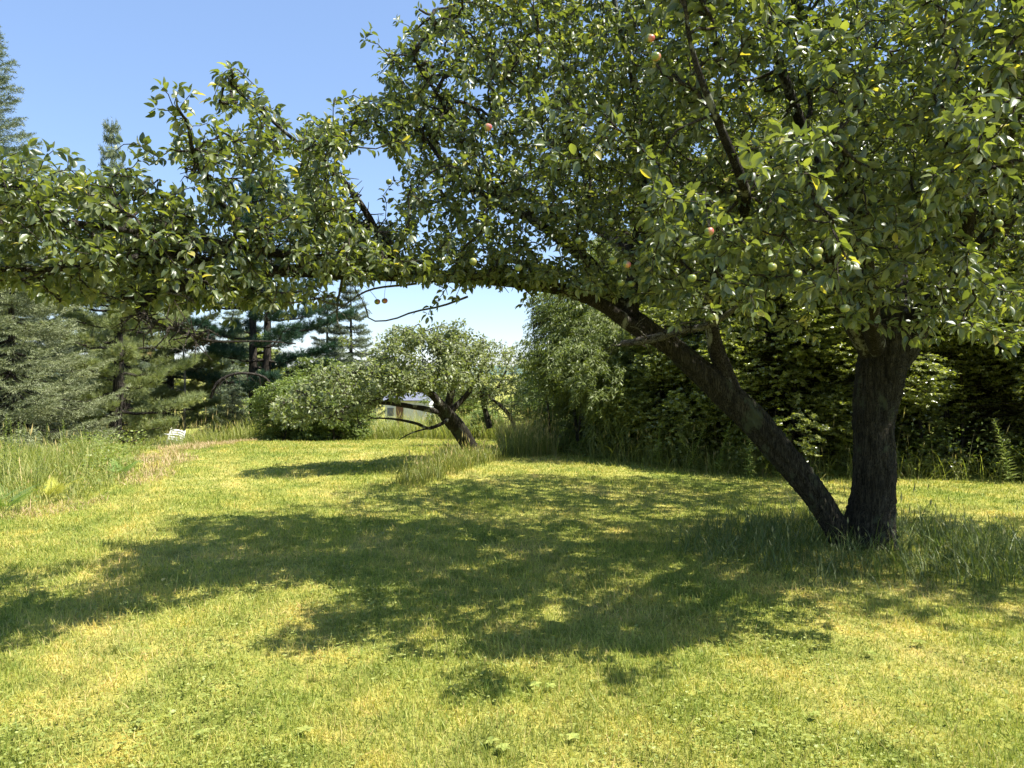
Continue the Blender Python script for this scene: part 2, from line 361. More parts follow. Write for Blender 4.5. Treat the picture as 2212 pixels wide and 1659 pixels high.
# a few longer, paler strands lying across
x, y = fan(g, 22000, 2.6, 9, 1.6); V, Fs, r = blades(x, y, g.uniform(.05, .10, len(x)), np.full(len(x), .0035), 1.0, g); A.add(V, Fs, np.clip(r + .25, 0, 1))
o = A.obj('lawn_grass', M['lawn_blades'], smooth=False); tag(o, 'short mown grass blades covering the whole lawn', kind='stuff')

# clover and small broad leaves in the near lawn
cl_t = np.array([[0, 0, 0], [-.45, .35, .1], [-.36, .85, .12], [0, 1, .02], [.36, .85, .12], [.45, .35, .1]]); cl_f = [np.array([[0, 5, 4, 3], [0, 3, 2, 1]])]
g = rng(12); n = 26000
cx, cy = fan(g, n, 2.7, 11, 1.9)
pat = np.sin(cx * 2.1 + 1.3 * np.sin(cy * 1.7)) * np.sin(cy * 2.4 + 0.7 * np.sin(cx * 1.9)) + 0.5 * np.sin(cx * 5.3) * np.sin(cy * 4.7)
nearb = sm(6.5, 3.5, cy) * sm(2.0, -0.5, cx)
k = (pat + 0.5 * nearb + g.normal(0, 0.45, n) > 0.5) & (cx > left_edge(cy)) & (cx < right_edge(cy))
cx, cy = cx[k], cy[k]; n = len(cx)
base = np.stack([cx, cy, gz(cx, cy) + 0.022 + g.uniform(0, 0.028, n)], -1)
A = Acc(); th0 = g.uniform(0, 6.28, n); rr = g.uniform(0.3, 1, n); S = g.uniform(0.006, 0.011, n) * (1 + 0.04 * cy)
tl = norm(np.stack([g.normal(0, .35, n), g.normal(0, .35, n), np.ones(n)], -1))
for q in range(3):
    th = th0 + q * 2.094; d = np.stack([np.cos(th), np.sin(th), 0.25 + 0 * th], -1)
    V, Fs, r = inst(cl_t, cl_f, base, frames(d, tl), S, rr); A.add(V, Fs, r)
o = A.obj('clover', M['clover']); tag(o, 'clover leaflets growing among the lawn grass in light green patches', kind='stuff')

# ------------------------------------------------------------------ tall grass
def tuftmass(name, label, pts_xy, L, mat, g, lean=0.35, W=0.006, heads=0.0, seg=3, kind='stuff'):
    n = len(pts_xy); x, y = pts_xy[:, 0], pts_xy[:, 1]; z = gz(x, y)
    L = L * g.lognormal(0, 0.28, n)
    th = g.uniform(0, 6.28, n); ln = lean * np.abs(g.normal(0.3, 1, n)).clip(0.05, 2.4)
    d = np.stack([np.cos(th) * np.sin(ln), np.sin(th) * np.sin(ln), np.cos(ln).clip(.2, 1)], -1)
    nn = np.stack([-np.cos(th), -np.sin(th), np.full(n, 0.35)], -1) + g.normal(0, .35, (n, 3))
    T = np.array([[-.5, 0, 0], [.5, 0, 0], [-.5, .38, -.02], [.5, .38, -.02], [-.36, .72, -.13], [.36, .72, -.13], [0, 1, -.36]])
    TF = [np.array([[0, 1, 3, 2], [2, 3, 5, 4]]), np.array([[4, 5, 6]])]
    S = np.stack([W * g.uniform(.6, 1.4, n) * (0.6 + 0.05 * y), L, L], -1)
    A = Acc(); r = np.clip(g.normal(.45, .25, n), 0, 0.97)
    A.add(*inst(T, TF, np.stack([x, y, z - .01], -1), frames(d, nn), S, r))
    nh = int(n * heads)
    if nh:
        i = g.choice(n, nh, replace=False); H = L[i] * g.uniform(1.05, 1.45, nh)
        dd = norm(np.stack([g.normal(0, .12, nh), g.normal(0, .12, nh), np.ones(nh)], -1))
        n2 = np.stack([g.normal(0, 1, nh), g.normal(0, 1, nh), np.zeros(nh)], -1); Rr = frames(dd, n2)
        p = np.stack([x[i], y[i], z[i]], -1)
        ST = np.array([[-.5, 0, 0], [.5, 0, 0], [0, 1, 0.02]])
        A.add(*inst(ST, [np.array([[0, 1, 2]])], p, Rr, np.stack([np.full(nh, W * .7), H, H], -1), np.full(nh, .9)))
        HT = np.array([[0, .80, 0], [-.5, .88, 0], [0, 1.0, 0.02], [.5, .88, 0]])
        A.add(*inst(HT, [np.array([[0, 3, 2, 1]])], p, Rr, np.stack([np.full(nh, W * 2.6), H, H], -1), np.full(nh, 1.0)))
    o = A.obj(name, mat, smooth=False); tag(o, label, kind=kind); return o

g = rng(21)
def sample(g, n, x0, x1, y0, y1, cond):
    x = g.uniform(x0, x1, n); y = g.uniform(y0, y1, n); k = cond(x, y); return np.stack([x[k], y[k]], -1)
p = sample(g, 90000, -17, -5, 6.5, 24, lambda x, y: (x < left_edge(y) - 0.05) & (x > -0.75 * y - 2.0) & (g.uniform(0, 1, len(x)) < np.exp(-(left_edge(y) - x) / 3.2)))
edge = left_edge(p[:, 1]) - p[:, 0]
tuftmass('tall_grass', 'tall unmown green grass on the bank along the left edge of the lawn', p, (0.15 + 0.17 * sm(0, 1.2, edge)) * (1 - .5 * sm(13, 17, p[:, 1])) * (1 + .35 * np.sin(p[:, 0] * 2.3 + 1.7 * np.sin(p[:, 1] * 1.9)) * np.sin(p[:, 1] * 2.9 + p[:, 0])), M['tall_grass'], g, 0.38, 0.008, 0.03)
p = sample(g, 60000, -12, -5, 7.5, 24, lambda x, y: (np.abs(x - left_edge(y) - 0.15 - 0.3 * sm(11, 14, y)) < 0.12 + 0.30 * sm(10.5, 13, y) + 0.2 * np.sin(y * 2.3)))
tuftmass('dry_grass', 'strip of dry pinkish tan cut grass between the lawn and the tall grass bank', p, 0.10, M['dry_grass'], g, 0.9, 0.007)
p = sample(g, 30000, -16, 3, FAR - 0.2, 29, lambda x, y: g.uniform(0, 1, len(x)) < np.exp(-(y - FAR) / 2.0))
tuftmass('tall_grass', 'bright unmown grass and weeds beyond the far end of the lawn', p, 0.62, M['tall_grass'], g, 0.3, 0.008, 0.06)
def seg_d(x, y, a, b):
    ax, ay = a; bx, by = b; t = np.clip(((x - ax) * (bx - ax) + (y - ay) * (by - ay)) / ((bx - ax) ** 2 + (by - ay) ** 2), 0, 1)
    return np.hypot(x - ax - t * (bx - ax), y - ay - t * (by - ay)), t
def c3(x, y):
    d, t = seg_d(x, y, (-1.45, 10.9), (-0.75, 14.4)); return (np.abs(g.normal(0, .22, len(x))) + d < 0.32 + 0.35 * t)
p = sample(g, 17000, -2.4, 0.6, 10.5, 16.5, c3)
tuftmass('tall_grass', 'uncut tufts of seeding grass around the foot of the leaning apple tree', p, 0.24, M['tall_grass'], g, 0.26, 0.0075, 0.07)
p = sample(g, 5000, -1.2, 0.9, 14.6, 18.5, lambda x, y: x > -0.3 + 0.0 * y)
tuftmass('tall_grass', 'thin yellowing grass stalks between the leaning apple tree and the willow', p, 0.42, M['tall_grass'], g, 0.22, 0.006, 0.3)
def c4(x, y):
    e = x - right_edge(y); return (e > -0.25 + g.normal(0, .2, len(x))) & (e < 1.3) & (g.uniform(0, 1, len(x)) < .25 + .75 * sm(1.2, 2.2, x))
p = sample(g, 34000, -0.5, 10, 9.5, 17, c4)
tuftmass('tall_grass', 'long arching grass at the shaded foot of the thicket', p, 0.42, M['tall_grass'], g, 0.65, 0.006, 0.08)
def c5(x, y):
    r = np.hypot((x - 3.3) / 1.9, (y - 7.0) / 1.45); return r + np.abs(g.normal(0, .25, len(x))) < 1.05
p = sample(g, 17000, 1, 6, 5, 9.2, c5)
tuftmass('tall_grass', 'rough long grass left unmown around the foot of the big apple tree', p, 0.22, M['shade_toned_grass'], g, 0.85, 0.0065, 0.03)


# x across, y along, z up: folded on the midrib and arched
def leaf_t(w=0.52, arch=0.28, fold=0.16):
    ys = [0.0, 0.12, 0.38, 0.68, 0.9, 1.0]; ws = [0, 0.30, 0.5, 0.42, 0.17, 0]
    V = []; 
    for yy, ww in zip(ys, ws):
        z = -arch * (yy ** 2) + 0.05 * yy
        if ww == 0: V.append((0, yy, z))
        else: V += [(-ww * w, yy, z + fold * ww * 1.6), (0, yy, z), (ww * w, yy, z + fold * ww * 1.6)]
    T = [(0, 2, 1), (0, 3, 2)]; Q = []
    for r in range(3):
        b = 1 + 3 * r
        Q += [(b, b + 1, b + 4, b + 3), (b + 1, b + 2, b + 5, b + 4)]
    b = 10; k = 13
    T += [(b, b + 1, k), (b + 1, b + 2, k)]
    return np.array(V), [np.array(T), np.array(Q)]
LEAF = leaf_t()
LEAF_S = (np.array([[0, 0, 0], [-.27, .45, .05], [0, .5, -.02], [.27, .45, .05], [0, 1, -.16]]), [np.array([[0, 2, 1], [0, 3, 2], [1, 2, 4], [2, 3, 4]])])
LEAF_N = (np.array([[0, 0, 0], [-.11, .4, .02], [.11, .4, .02], [0, 1, -.22]]), [np.array([[0, 2, 1], [1, 2, 3]])])
LEAF_M = (np.array([[0, 0, 0], [-.42, .38, .05], [-.2, .62, 0], [0, 1, -.12], [.2, .62, 0], [.42, .38, .05]]), [np.array([[0, 5, 4], [0, 4, 3], [0, 3, 2], [0, 2, 1]])])

def perp(d, g):
    a = g.normal(0, 1, d.shape); a -= (a * d).sum(-1, keepdims=True) * d; return norm(a)

# leafy ground cover mixed into the bank and the thicket's foot
def cover(name, label, p, hmax, size, mat, g):
    n = len(p); z = gz(p[:, 0], p[:, 1]) + hmax * g.uniform(.15, 1, n) ** .8 * (.6 + .5 * np.sin(p[:, 0] * 3.1 + 2 * np.sin(p[:, 1] * 2.2)))
    d = norm(g.normal(0, 1, (n, 3)) * [1, 1, .45]); S = size * g.uniform(.6, 1.4, n)
    V, Fs, r = inst(LEAF_S[0], LEAF_S[1], np.stack([p[:, 0], p[:, 1], z], -1), frames(d, np.array([0, 0, 1.]) + g.normal(0, .4, (n, 3))), S, np.clip(g.normal(.5, .25, n), 0, 1))
    tag(build(name, V, Fs, mat, None, r), label, kind='stuff')
g = rng(23)
p = sample(g, 70000, -14, -5, 7.5, 18, lambda x, y: (x < left_edge(y) - 0.1) & (x > -0.75 * y - 1.0) & (np.sin(x * 1.9 + 1.2) * np.sin(y * 1.4 + .5 * x) + g.normal(0, .3, len(x)) > .25) & (g.uniform(0, 1, len(x)) < np.exp(-(left_edge(y) - x) / 2.5)))
p2_ = sample(g, 16000, -6, 5, 2.8, 9, lambda x, y: np.sin(x * 2.9 + 2) * np.sin(y * 3.3 + x) + g.normal(0, .35, len(x)) > .45)
cover('lawn_weeds', 'small broad weed leaves scattered through the near lawn', p2_, .035, .03, M['clover'], g)
cover('weeds', 'leafy low weeds mixed into the tall grass of the left bank', p, .42, .05, M['weed'], g)
p = sample(g, 60000, 0.5, 9.5, 10.4, 15.8, lambda x, y: (x > right_edge(y) + .1) & (x < right_edge(y) + 1.2) & (g.uniform(0, 1, len(x)) < .55))
cover('undergrowth', 'low leafy undergrowth along the foot of the thicket', p, .8, .06, M['bush_leaf'], g)

# ------------------------------------------------------------------ branching
class Tree:
    """limbs given by hand, finer branches grown to reach leafy targets"""
    def __init__(s, seed): s.g = rng(seed); s.nodes = np.zeros((0, 3)); s.npath = []; s.nidx = []; s.paths = []
    def add_path(s, pts, parent=-1, limb=False, r=None):
        pid = len(s.paths); s.paths.append(dict(pts=pts, parent=parent, limb=limb, r=r, load=1.0))
        s.nodes = np.vstack([s.nodes, pts]); s.npath += [pid] * len(pts); s.nidx += list(range(len(pts)))
        return pid
    def grow(s, targets, origin, up=0.12, wob=0.05):
        g = s.g; T = np.asarray(targets, float)
        # reach near targets first
        d0 = np.array([np.min(((s.nodes - t) ** 2).sum(1)) for t in T]); order = np.argsort(d0)
        cap = len(s.nodes) + len(T) * 14; buf = np.zeros((cap, 3)); n = len(s.nodes); buf[:n] = s.nodes
        npth = np.zeros(cap, int); npth[:n] = s.npath; nix = np.zeros(cap, int); nix[:n] = s.nidx
        for q in order:
            t = T[q]; dv = buf[:n] - t; dist = np.sqrt((dv ** 2).sum(1))
            out = np.linalg.norm(buf[:n] - origin, axis=1) / (np.linalg.norm(t - origin) + 1e-6)
            cost = dist * (1 + 0.6 * np.clip(out - 0.92, 0, 2)) + 0.10 * (dist < 0.14)
            j = int(np.argmin(cost)); p0 = buf[j].copy(); L = dist[j]
            pp = s.paths[npth[j]]; pts = pp['pts']; kk = nix[j]
            tan = norm(pts[min(kk + 1, len(pts) - 1)] - pts[max(kk - 1, 0)])
            k = int(np.clip(L / 0.085, 3, 11)); u = np.linspace(0, 1, k + 1)[:, None]
            c = p0 + tan * L * 0.42 + np.array([0, 0, up * L]) + g.normal(0, wob * L, 3)
            P_ = (1 - u) ** 2 * p0 + 2 * u * (1 - u) * c + u ** 2 * t
            P_[1:-1] += g.normal(0, 0.010, (k - 1, 3))
            pid = len(s.paths); s.paths.append(dict(pts=P_, parent=npth[j], at=kk, limb=False, r=None, load=1.0))
            m = k; buf[n:n + m] = P_[1:]; npth[n:n + m] = pid; nix[n:n + m] = np.arange(1, k + 1); n += m
        for i in range(len(s.paths) - 1, -1, -1):
            p = s.paths[i]
            if p['parent'] >= 0: s.paths[p['parent']]['load'] += p['load']
    def wood(s, rtip=0.0022, pw=0.46, sides=5):
        A = Acc()
        for p in s.paths:
            if p['limb']: continue
            r0 = rtip * (p['load'] + 0.6) ** pw * 1.15; n = len(p['pts'])
            r = np.linspace(r0, rtip if p['load'] < 3 else r0 * 0.6, n)
            p['rr'] = r
            A.add(*tube(p['pts'], r, sides if r0 > 0.004 else 4))
        return A
    def leaves(s, per=0.028, tail=0.42, size=0.075, tmpl=LEAF, droop=0.15, rmax=0.005, spur=0.0, sizefn=None):
        g = s.g; pos = []; dr = []; szs = []
        for p in s.paths:
            if p['limb']: continue
            pts = p['pts']; sg = np.linalg.norm(np.diff(pts, axis=0), axis=1); cs = np.r_[0, np.cumsum(sg)]; L = cs[-1]
            t0 = max(0, L - tail * g.uniform(.7, 1.3)); k = max(3, int((L - t0) / per)); u = np.linspace(t0, L, k)
            q = np.stack([np.interp(u, cs, pts[:, c]) for c in range(3)], -1)
            tan = norm(np.gradient(q, axis=0)) if k > 1 else np.array([[0, 0, 1.0]])
            # phyllotaxis
            a = norm(np.cross(tan, [0.3, 0.2, 1])); b = np.cross(tan, a); ph = g.uniform(0, 6.28) + np.arange(k) * 2.4
            o = np.cos(ph)[:, None] * a + np.sin(ph)[:, None] * b
            d = norm(o + tan * g.uniform(.25, .8, (k, 1)) + np.array([0, 0, .12]) - np.array([0, 0, droop]) * g.uniform(0, 2, (k, 1)))
            pos.append(q); dr.append(d); szs.append(g.uniform(.72, 1.2, k))
            # rosette at the tip
            m = 5; th = g.uniform(0, 6.28) + np.arange(m) * 1.257; tt = tan[-1]; a = norm(np.cross(tt, [0.31, .2, .9])); b = np.cross(tt, a)
            o = np.cos(th)[:, None] * a + np.sin(th)[:, None] * b
            pos.append(np.repeat(pts[-1][None], m, 0)); dr.append(norm(o * 0.9 + tt * g.uniform(.3, 1.1, (m, 1)))); szs.append(g.uniform(.6, 1.1, m))
            if spur:
                ns = g.poisson(spur * t0)
                for _ in range(ns):
                    u0 = g.uniform(0, t0); c0 = np.array([np.interp(u0, cs, pts[:, c]) for c in range(3)])
                    m = g.integers(4, 7); th = g.uniform(0, 6.28) + np.arange(m) * 1.1
                    o = np.stack([np.cos(th), np.sin(th), g.uniform(-.3, .5, m)], -1)
                    pos.append(np.repeat(c0[None], m, 0) + g.normal(0, .01, (m, 3))); dr.append(norm(o)); szs.append(g.uniform(.6, 1.1, m))
        pos = np.concatenate(pos); d = np.concatenate(dr); S = np.concatenate(szs) * size; n = len(pos)
        d[:, 2] -= g.uniform(0, droop * 1.6, n); d = norm(d)
        pet = 0.022 * (S / 0.075)[:, None]; pos = pos + d * pet
        nn = np.array([0.2, 0, 1.0]) + g.normal(0, .62, (n, 3))
        if sizefn is not None: S = S * sizefn(pos)
        r = np.clip(g.normal(.45, .2, n) + 0.12 * (g.uniform(0, 1, n) > .93) * 3, 0, 1)
        S3 = np.stack([S * g.uniform(.85, 1.15, n), S, S * g.uniform(.4, 1.9, n)], -1)
        return inst(tmpl[0], tmpl[1], pos, frames(d, nn), S3, r)

def in_poly(px, py, poly):
    poly = np.asarray(poly, float); n = len(poly); c = np.zeros(len(px), bool); j = n - 1
    for i in range(n):
        xi, yi = poly[i]; xj, yj = poly[j]
        k = ((yi > py) != (yj > py)) & (px < (xj - xi) * (py - yi) / (yj - yi + 1e-9) + xi); c ^= k; j = i
    return c

# ------------------------------------------------------------------ the big apple tree
BASE = np.array([3.18, 7.0, 0.0])
big = thing('apple_tree', 'big old apple tree in front, two dark trunks in a V, long limb reaching left', 'tree', BASE)
def limb(name, pts, n, sides, rough, seed, mat, wob=0.0):
    """pts rows: px, py, depth, radius(m)"""
    q = np.array([np.r_[P(a, b, d), r] for a, b, d, r in pts]); q = smooth_path(q, n)
    if wob:
        g = rng(seed + 99); T = np.linspace(0, 1, n)
        for c in range(3): q[:, c] += wob * sum(g.uniform(-1, 1) * np.sin(T * 6.28 * g.uniform(.6, 4) + g.uniform(0, 6)) for _ in range(4)) * 0.5 * np.minimum(1, T * 8)
    V, Fs = tube(q[:, :3], q[:, 3], sides, rough, seed)
    o = build(name, V - BASE, Fs, mat, big, np.full(len(V), .5)); return q
t = Tree(3)
LIMBS = [
 ('trunk', [(1872, 1235, 7.0, .34), (1876, 1185, 7.0, .26), (1880, 1110, 7.0, .20), (1886, 1000, 7.0, .178), (1893, 900, 7.0, .178), (1900, 820, 7.0, .195), (1908, 750, 7.0, .20), (1918, 700, 7.0, .17), (1925, 660, 7.0, .12)], 200, 56, .075, 1, 'bark', .015),
 ('trunk', [(1862, 1215, 7.02, .22), (1818, 1160, 7.0, .118), (1762, 1080, 6.98, .112), (1688, 985, 6.95, .122), (1622, 895, 6.92, .128), (1548, 826, 6.9, .115), (1478, 775, 6.88, .098), (1425, 728, 6.85, .08), (1385, 690, 6.85, .055)], 200, 52, .085, 2, 'bark', .03),
 # long limb reaching left and towards the viewer
 ('bough', [(1500, 790, 6.9, .08), (1435, 742, 6.88, .076), (1375, 712, 6.85, .066), (1300, 655, 6.75, .056), (1215, 622, 6.65, .052), (1120, 612, 6.5, .046), (1000, 604, 6.2, .046), (880, 602, 5.85, .044), (760, 592, 5.5, .050), (640, 583, 5.15, .045), (520, 592, 4.85, .038), (420, 612, 4.55, .033), (330, 640, 4.3, .026), (270, 640, 4.1, .018)], 150, 14, .08, 3, 'bough_bark', .03),
 ('bough', [(1400, 715, 6.85, .07), (1330, 640, 7.0, .06), (1265, 560, 7.0, .052), (1180, 490, 6.8, .043), (1080, 440, 6.6, .034), (980, 380, 6.4, .024), (920, 300, 6.3, .014)], 70, 10, .08, 4, 'bough_bark', .03),
 ('bough', [(1360, 690, 6.9, .075), (1375, 560, 7.2, .068), (1395, 440, 7.3, .060), (1382, 320, 7.3, .050), (1372, 200, 7.3, .040), (1340, 60, 7.2, .028), (1310, -80, 7.1, .016)], 70, 12, .08, 5, 'bough_bark', .03),
 ('bough', [(1590, 870, 6.95, .09), (1560, 790, 6.9, .08), (1542, 730, 6.85, .072), (1532, 660, 6.7, .06), (1560, 560, 6.0, .048), (1610, 450, 5.2, .038), (1600, 385, 4.8, .030), (1560, 290, 4.5, .024), (1520, 190, 4.3, .018), (1497, 100, 4.2, .013), (1480, 10, 4.1, .008)], 90, 12, .07, 6, 'bough_bark', .015),
 ('bough', [(1345, 742, 6.8, .028), (1400, 735, 6.5, .034), (1460, 718, 6.3, .03), (1530, 702, 6.2, .028), (1600, 660, 6.0, .02), (1660, 600, 5.7, .012)], 50, 10, .1, 7, 'dead_bark', .01),
 ('bough', [(1890, 760, 7.0, .13), (1840, 690, 6.8, .10), (1800, 600, 6.5, .08), (1790, 480, 6.2, .064), (1760, 350, 6.0, .05), (1700, 200, 5.8, .036), (1650, 40, 5.6, .022), (1630, -60, 5.5, .012)], 70, 12, .08, 8, 'bough_bark', .03),
 ('bough', [(1925, 780, 7.0, .15), (1975, 705, 6.9, .13), (2050, 630, 6.8, .11), (2120, 545, 6.7, .095), (2180, 460, 6.6, .08), (2260, 360, 6.6, .06), (2350, 240, 6.6, .04), (2420, 130, 6.6, .02)], 70, 14, .08, 9, 'bark', .03),
 ('bough', [(2085, 590, 6.8, .075), (2070, 450, 7.2, .066), (2065, 320, 7.5, .058), (2062, 200, 7.6, .048), (2072, 60, 7.6, .036), (2080, -80, 7.6, .02)], 60, 12, .08, 10, 'bough_bark', .02),
 ('bough', [(1900, 770, 7.0, .09), (1880, 660, 6.3, .066), (1870, 540, 5.5, .05), (1860, 430, 4.8, .036), (1840, 370, 4.4, .022), (1820, 330, 4.1, .010)], 60, 10, .08, 11, 'bough_bark', .02),
 ('bough', [(2050, 630, 6.8, .07), (2080, 540, 5.9, .052), (2100, 440, 5.1, .038), (2120, 340, 4.5, .024), (2130, 280, 4.1, .010)], 60, 10, .08, 12, 'bough_bark', .02),
 ('bough', [(1920, 760, 7.0, .10), (1950, 660, 7.6, .078), (1940, 560, 8.3, .06), (1900, 460, 9.0, .04), (1860, 380, 9.6, .02)], 50, 10, .08, 13, 'bough_bark', .03),
 ('bough', [(1380, 560, 7.2, .055), (1330, 520, 7.9, .045), (1250, 480, 8.6, .032), (1180, 460, 9.2, .018)], 50, 10, .08, 14, 'bough_bark', .03),
 # forks of the left arm
 ('bough', [(760, 592, 5.5, .034), (640, 560, 5.1, .030), (520, 530, 4.7, .025), (400, 510, 4.3, .020), (280, 500, 4.0, .015), (150, 480, 3.8, .010), (40, 450, 3.7, .006)], 60, 9, .09, 15, 'bough_bark', .03),
 ('bough', [(520, 592, 4.85, .026), (400, 560, 4.5, .022), (260, 560, 4.2, .018), (120, 590, 3.9, .013), (-20, 585, 3.7, .009), (-160, 560, 3.6, .006)], 60, 9, .09, 16, 'bough_bark', .03),
 ('bough', [(560, 586, 4.95, .024), (500, 470, 4.8, .02), (440, 380, 4.5, .015), (410, 300, 4.2, .010), (385, 215, 4.0, .005)], 50, 8, .09, 17, 'bough_bark', .02),
 ('bough', [(880, 602, 5.85, .03), (830, 520, 5.7, .026), (780, 440, 5.5, .022), (720, 370, 5.3, .017), (640, 310, 5.1, .012), (560, 240, 4.9, .007), (500, 180, 4.8, .004)], 60, 8, .09, 18, 'bough_bark', .02),
 ('bough', [(1080, 440, 6.6, .022), (1010, 330, 6.4, .018), (950, 220, 6.2, .013), (890, 130, 6.1, .008), (830, 110, 6.0, .004)], 50, 8, .09, 19, 'bough_bark', .02),
 ('bough', [(330, 640, 4.3, .014), (300, 680, 4.2, .011), (380, 712, 4.3, .009), (450, 735, 4.4, .008), (560, 738, 4.6, .006), (640, 742, 4.8, .004)], 50, 7, .08, 20, 'bough_bark', .004),
]
limb_paths = []
for (nm, pts, n, sides, rough, seed, mt, wob) in LIMBS:
    q = limb(nm, pts, n, sides, rough, seed, M[mt], wob)
    step = max(1, n // 40); limb_paths.append(q[::step, :3])
for j, q in enumerate(limb_paths):
    if j < 2: continue
    k0 = 6 if j > 2 else 3
    t.add_path(q[k0:], limb=True)
# leafy targets, in depth layers
g = rng(31)
CN = [(g.normal(0, 1, 3) * 5.2, g.uniform(0, 6.28)) for _ in range(5)]
def clump(p, th):
    return sum(np.sin(p @ k + f) for k, f in CN) > th
def layer(n, poly, dfun, thick, holes=(), th=-0.6):
    poly = np.array(poly, float); x0, y0 = poly.min(0); x1, y1 = poly.max(0); out = []
    while len(out) < n:
        px = g.uniform(x0, x1, 4000); py = g.uniform(y0, y1, 4000); k = in_poly(px, py, poly)
        for h_ in holes: k &= ~in_poly(px, py, h_)
        px, py = px[k], py[k]; d = dfun(px) + g.uniform(-thick, thick, len(px))
        q = np.stack([(px - CX) / F * d, d, EYE + (HY - py) / F * d], -1); out += list(q[clump(q, th)])
    return np.array(out[:n])
LEFT = [(-220, 345), (60, 345), (130, 365), (235, 365), (305, 365), (345, 320), (350, 280), (430, 280), (475, 215), (490, 180), (520, 190), (600, 255), (650, 285), (700, 250), (735, 265),
        (735, 330), (750, 400), (790, 480), (830, 530), (900, 570), (900, 595), (760, 615), (680, 600), (600, 620), (480, 640), (330, 635), (200, 625), (60, 600), (-220, 580)]
CENT = [(975, -160), (965, 20), (900, 55), (880, 100), (815, 110), (815, 140), (860, 190), (840, 225), (775, 235), (760, 265), (840, 335), (860, 370), (850, 450), (880, 520), (905, 595), (1000, 610), (1100, 600),
        (1250, 630), (1500, 665), (1500, -160)]
HOLES = [[(745, 335), (835, 345), (835, 450), (775, 425)], [(862, 240), (900, 240), (900, 280), (865, 275)]]
RIGHT = [(1400, -200), (1390, 610), (1480, 670), (1550, 660), (1640, 675), (1700, 620), (1800, 660), (1880, 690), (1950, 665), (2050, 700), (2120, 690), (2212, 670), (2330, 640), (2330, -200)]
T = [layer(800, LEFT, lambda x: 4.1 + 1.6 * np.clip(x, -200, 900) / 900, .75, HOLES, .15),
     layer(1900, CENT, lambda x: np.full_like(x, 6.5), 1.2, HOLES, -1.2),
     layer(330, [(640, 285), (700, 245), (760, 225), (860, 195), (900, 300), (850, 325), (760, 315), (735, 340), (740, 440), (800, 485), (880, 480), (930, 600), (700, 590), (640, 420)], lambda x: np.full_like(x, 5.9), .7, (), -2),
     layer(150, [(-200, 560), (100, 600), (300, 630), (700, 620), (700, 655), (520, 655), (330, 670), (180, 650), (60, 630), (-200, 600)], lambda x: 4.1 + 1.6 * np.clip(x, -200, 900) / 900, .5, (), -2),
     layer(170, [(820, 560), (1000, 560), (1250, 560), (1460, 660), (1330, 640), (1200, 615), (1040, 608), (900, 606), (800, 600)], lambda x: 5.7 + (x - 800) / 600, .35, (), -2),
     layer(1350, RIGHT, lambda x: np.full_like(x, 4.75), .85, (), -.3),
     layer(1100, RIGHT, lambda x: np.full_like(x, 6.6), 1.0)]
e = g.normal(0, 1, (6000, 3)); e = norm(e) * g.uniform(0, 1, (6000, 1)) ** (1 / 3); e = e * np.array([3.6, 2.6, 1.5]) + np.array([2.7, 7.3, 4.2])
px = CX + e[:, 0] / e[:, 1] * F; py = HY - (e[:, 2] - EYE) / e[:, 1] * F
e = e[((px > 1000) | in_poly(px, py, CENT)) & (py < 620)][:1500]
T.append(e)
e = norm(g.normal(0, 1, (1800, 3))) * g.uniform(.2, 1, (1800, 1)) ** .5 * np.array([2.7, 2.2, 1.25]) + np.array([5.9, 6.2, 4.0]); T.append(e)
e = norm(g.normal(0, 1, (2000, 3))) * g.uniform(.2, 1, (2000, 1)) ** .5 * np.array([3.7, 1.7, 1.1]) + np.array([3.5, 9.7, 4.0]); T.append(e)
SH = [(385, 195, 4.0), (350, 190, 4.0), (410, 205, 4.0), (395, 260, 4.1), (340, 235, 4.0), (480, 160, 4.7), (500, 150, 4.7), (530, 165, 4.8), (560, 205, 4.8), (590, 235, 4.9), (540, 215, 4.8), (460, 215, 4.6), (250, 325, 4.0), (300, 345, 4.0), (310, 320, 4.0), (150, 335, 3.9),
      (115, 325, 3.9), (60, 320, 3.8), (660, 260, 5.2), (720, 225, 5.4), (740, 215, 5.4), (790, 85, 6.0), (800, 70, 6.0), (860, 45, 6.2), (905, 20, 6.3), (890, 70, 6.2), (960, -10, 6.4), (820, 160, 6.0), (835, 440, 6.0), (850, 395, 6.0), (945, 650, 6.0), (985, 640, 6.1), (1010, 615, 6.2), (925, 680, 5.9), (730, 640, 5.5),
      (560, 665, 5.1), (500, 690, 5.0), (620, 680, 5.2), (540, 640, 5.0), (250, 670, 4.2), (130, 650, 4.0), (280, 660, 4.2), (1150, 640, 6.4), (1130, 655, 6.4), (1620, 690, 5.2), (1460, 700, 5.0), (1700, 690, 5.0), (2180, 730, 4.6), (2100, 720, 4.8), (1990, 730, 5.2), (1040, 600, 6.2), (1080, 620, 6.4), (1180, 625, 6.4), (1230, 640, 6.5), (1280, 620, 6.4), (1000, 585, 6.1), (940, 590, 6.0), (860, 590, 5.8), (700, 600, 5.2), (1110, 590, 6.3), (1200, 590, 6.3), (1330, 640, 6.3)]
T.append(np.array([P(*v) for v in SH]))
for (a, b, rx, ry, d, n_) in [(1250, 290, 80, 60, 4.0, 6), (1700, 340, 100, 50, 3.5, 10), (2120, 240, 80, 50, 3.5, 7), (1900, 700, 160, 30, 4.7, 16), (1640, 690, 110, 25, 4.9, 10), (2130, 720, 70, 40, 4.5, 10)]:
    T.append(np.array([P(a + g.uniform(-rx, rx), b + g.uniform(-ry, ry), d + g.uniform(-.15, .15)) for _ in range(n_)]))
T = np.concatenate(T)
t.grow(T, BASE + np.array([0, 0, 2.5]))
A = t.wood(); g = rng(77)
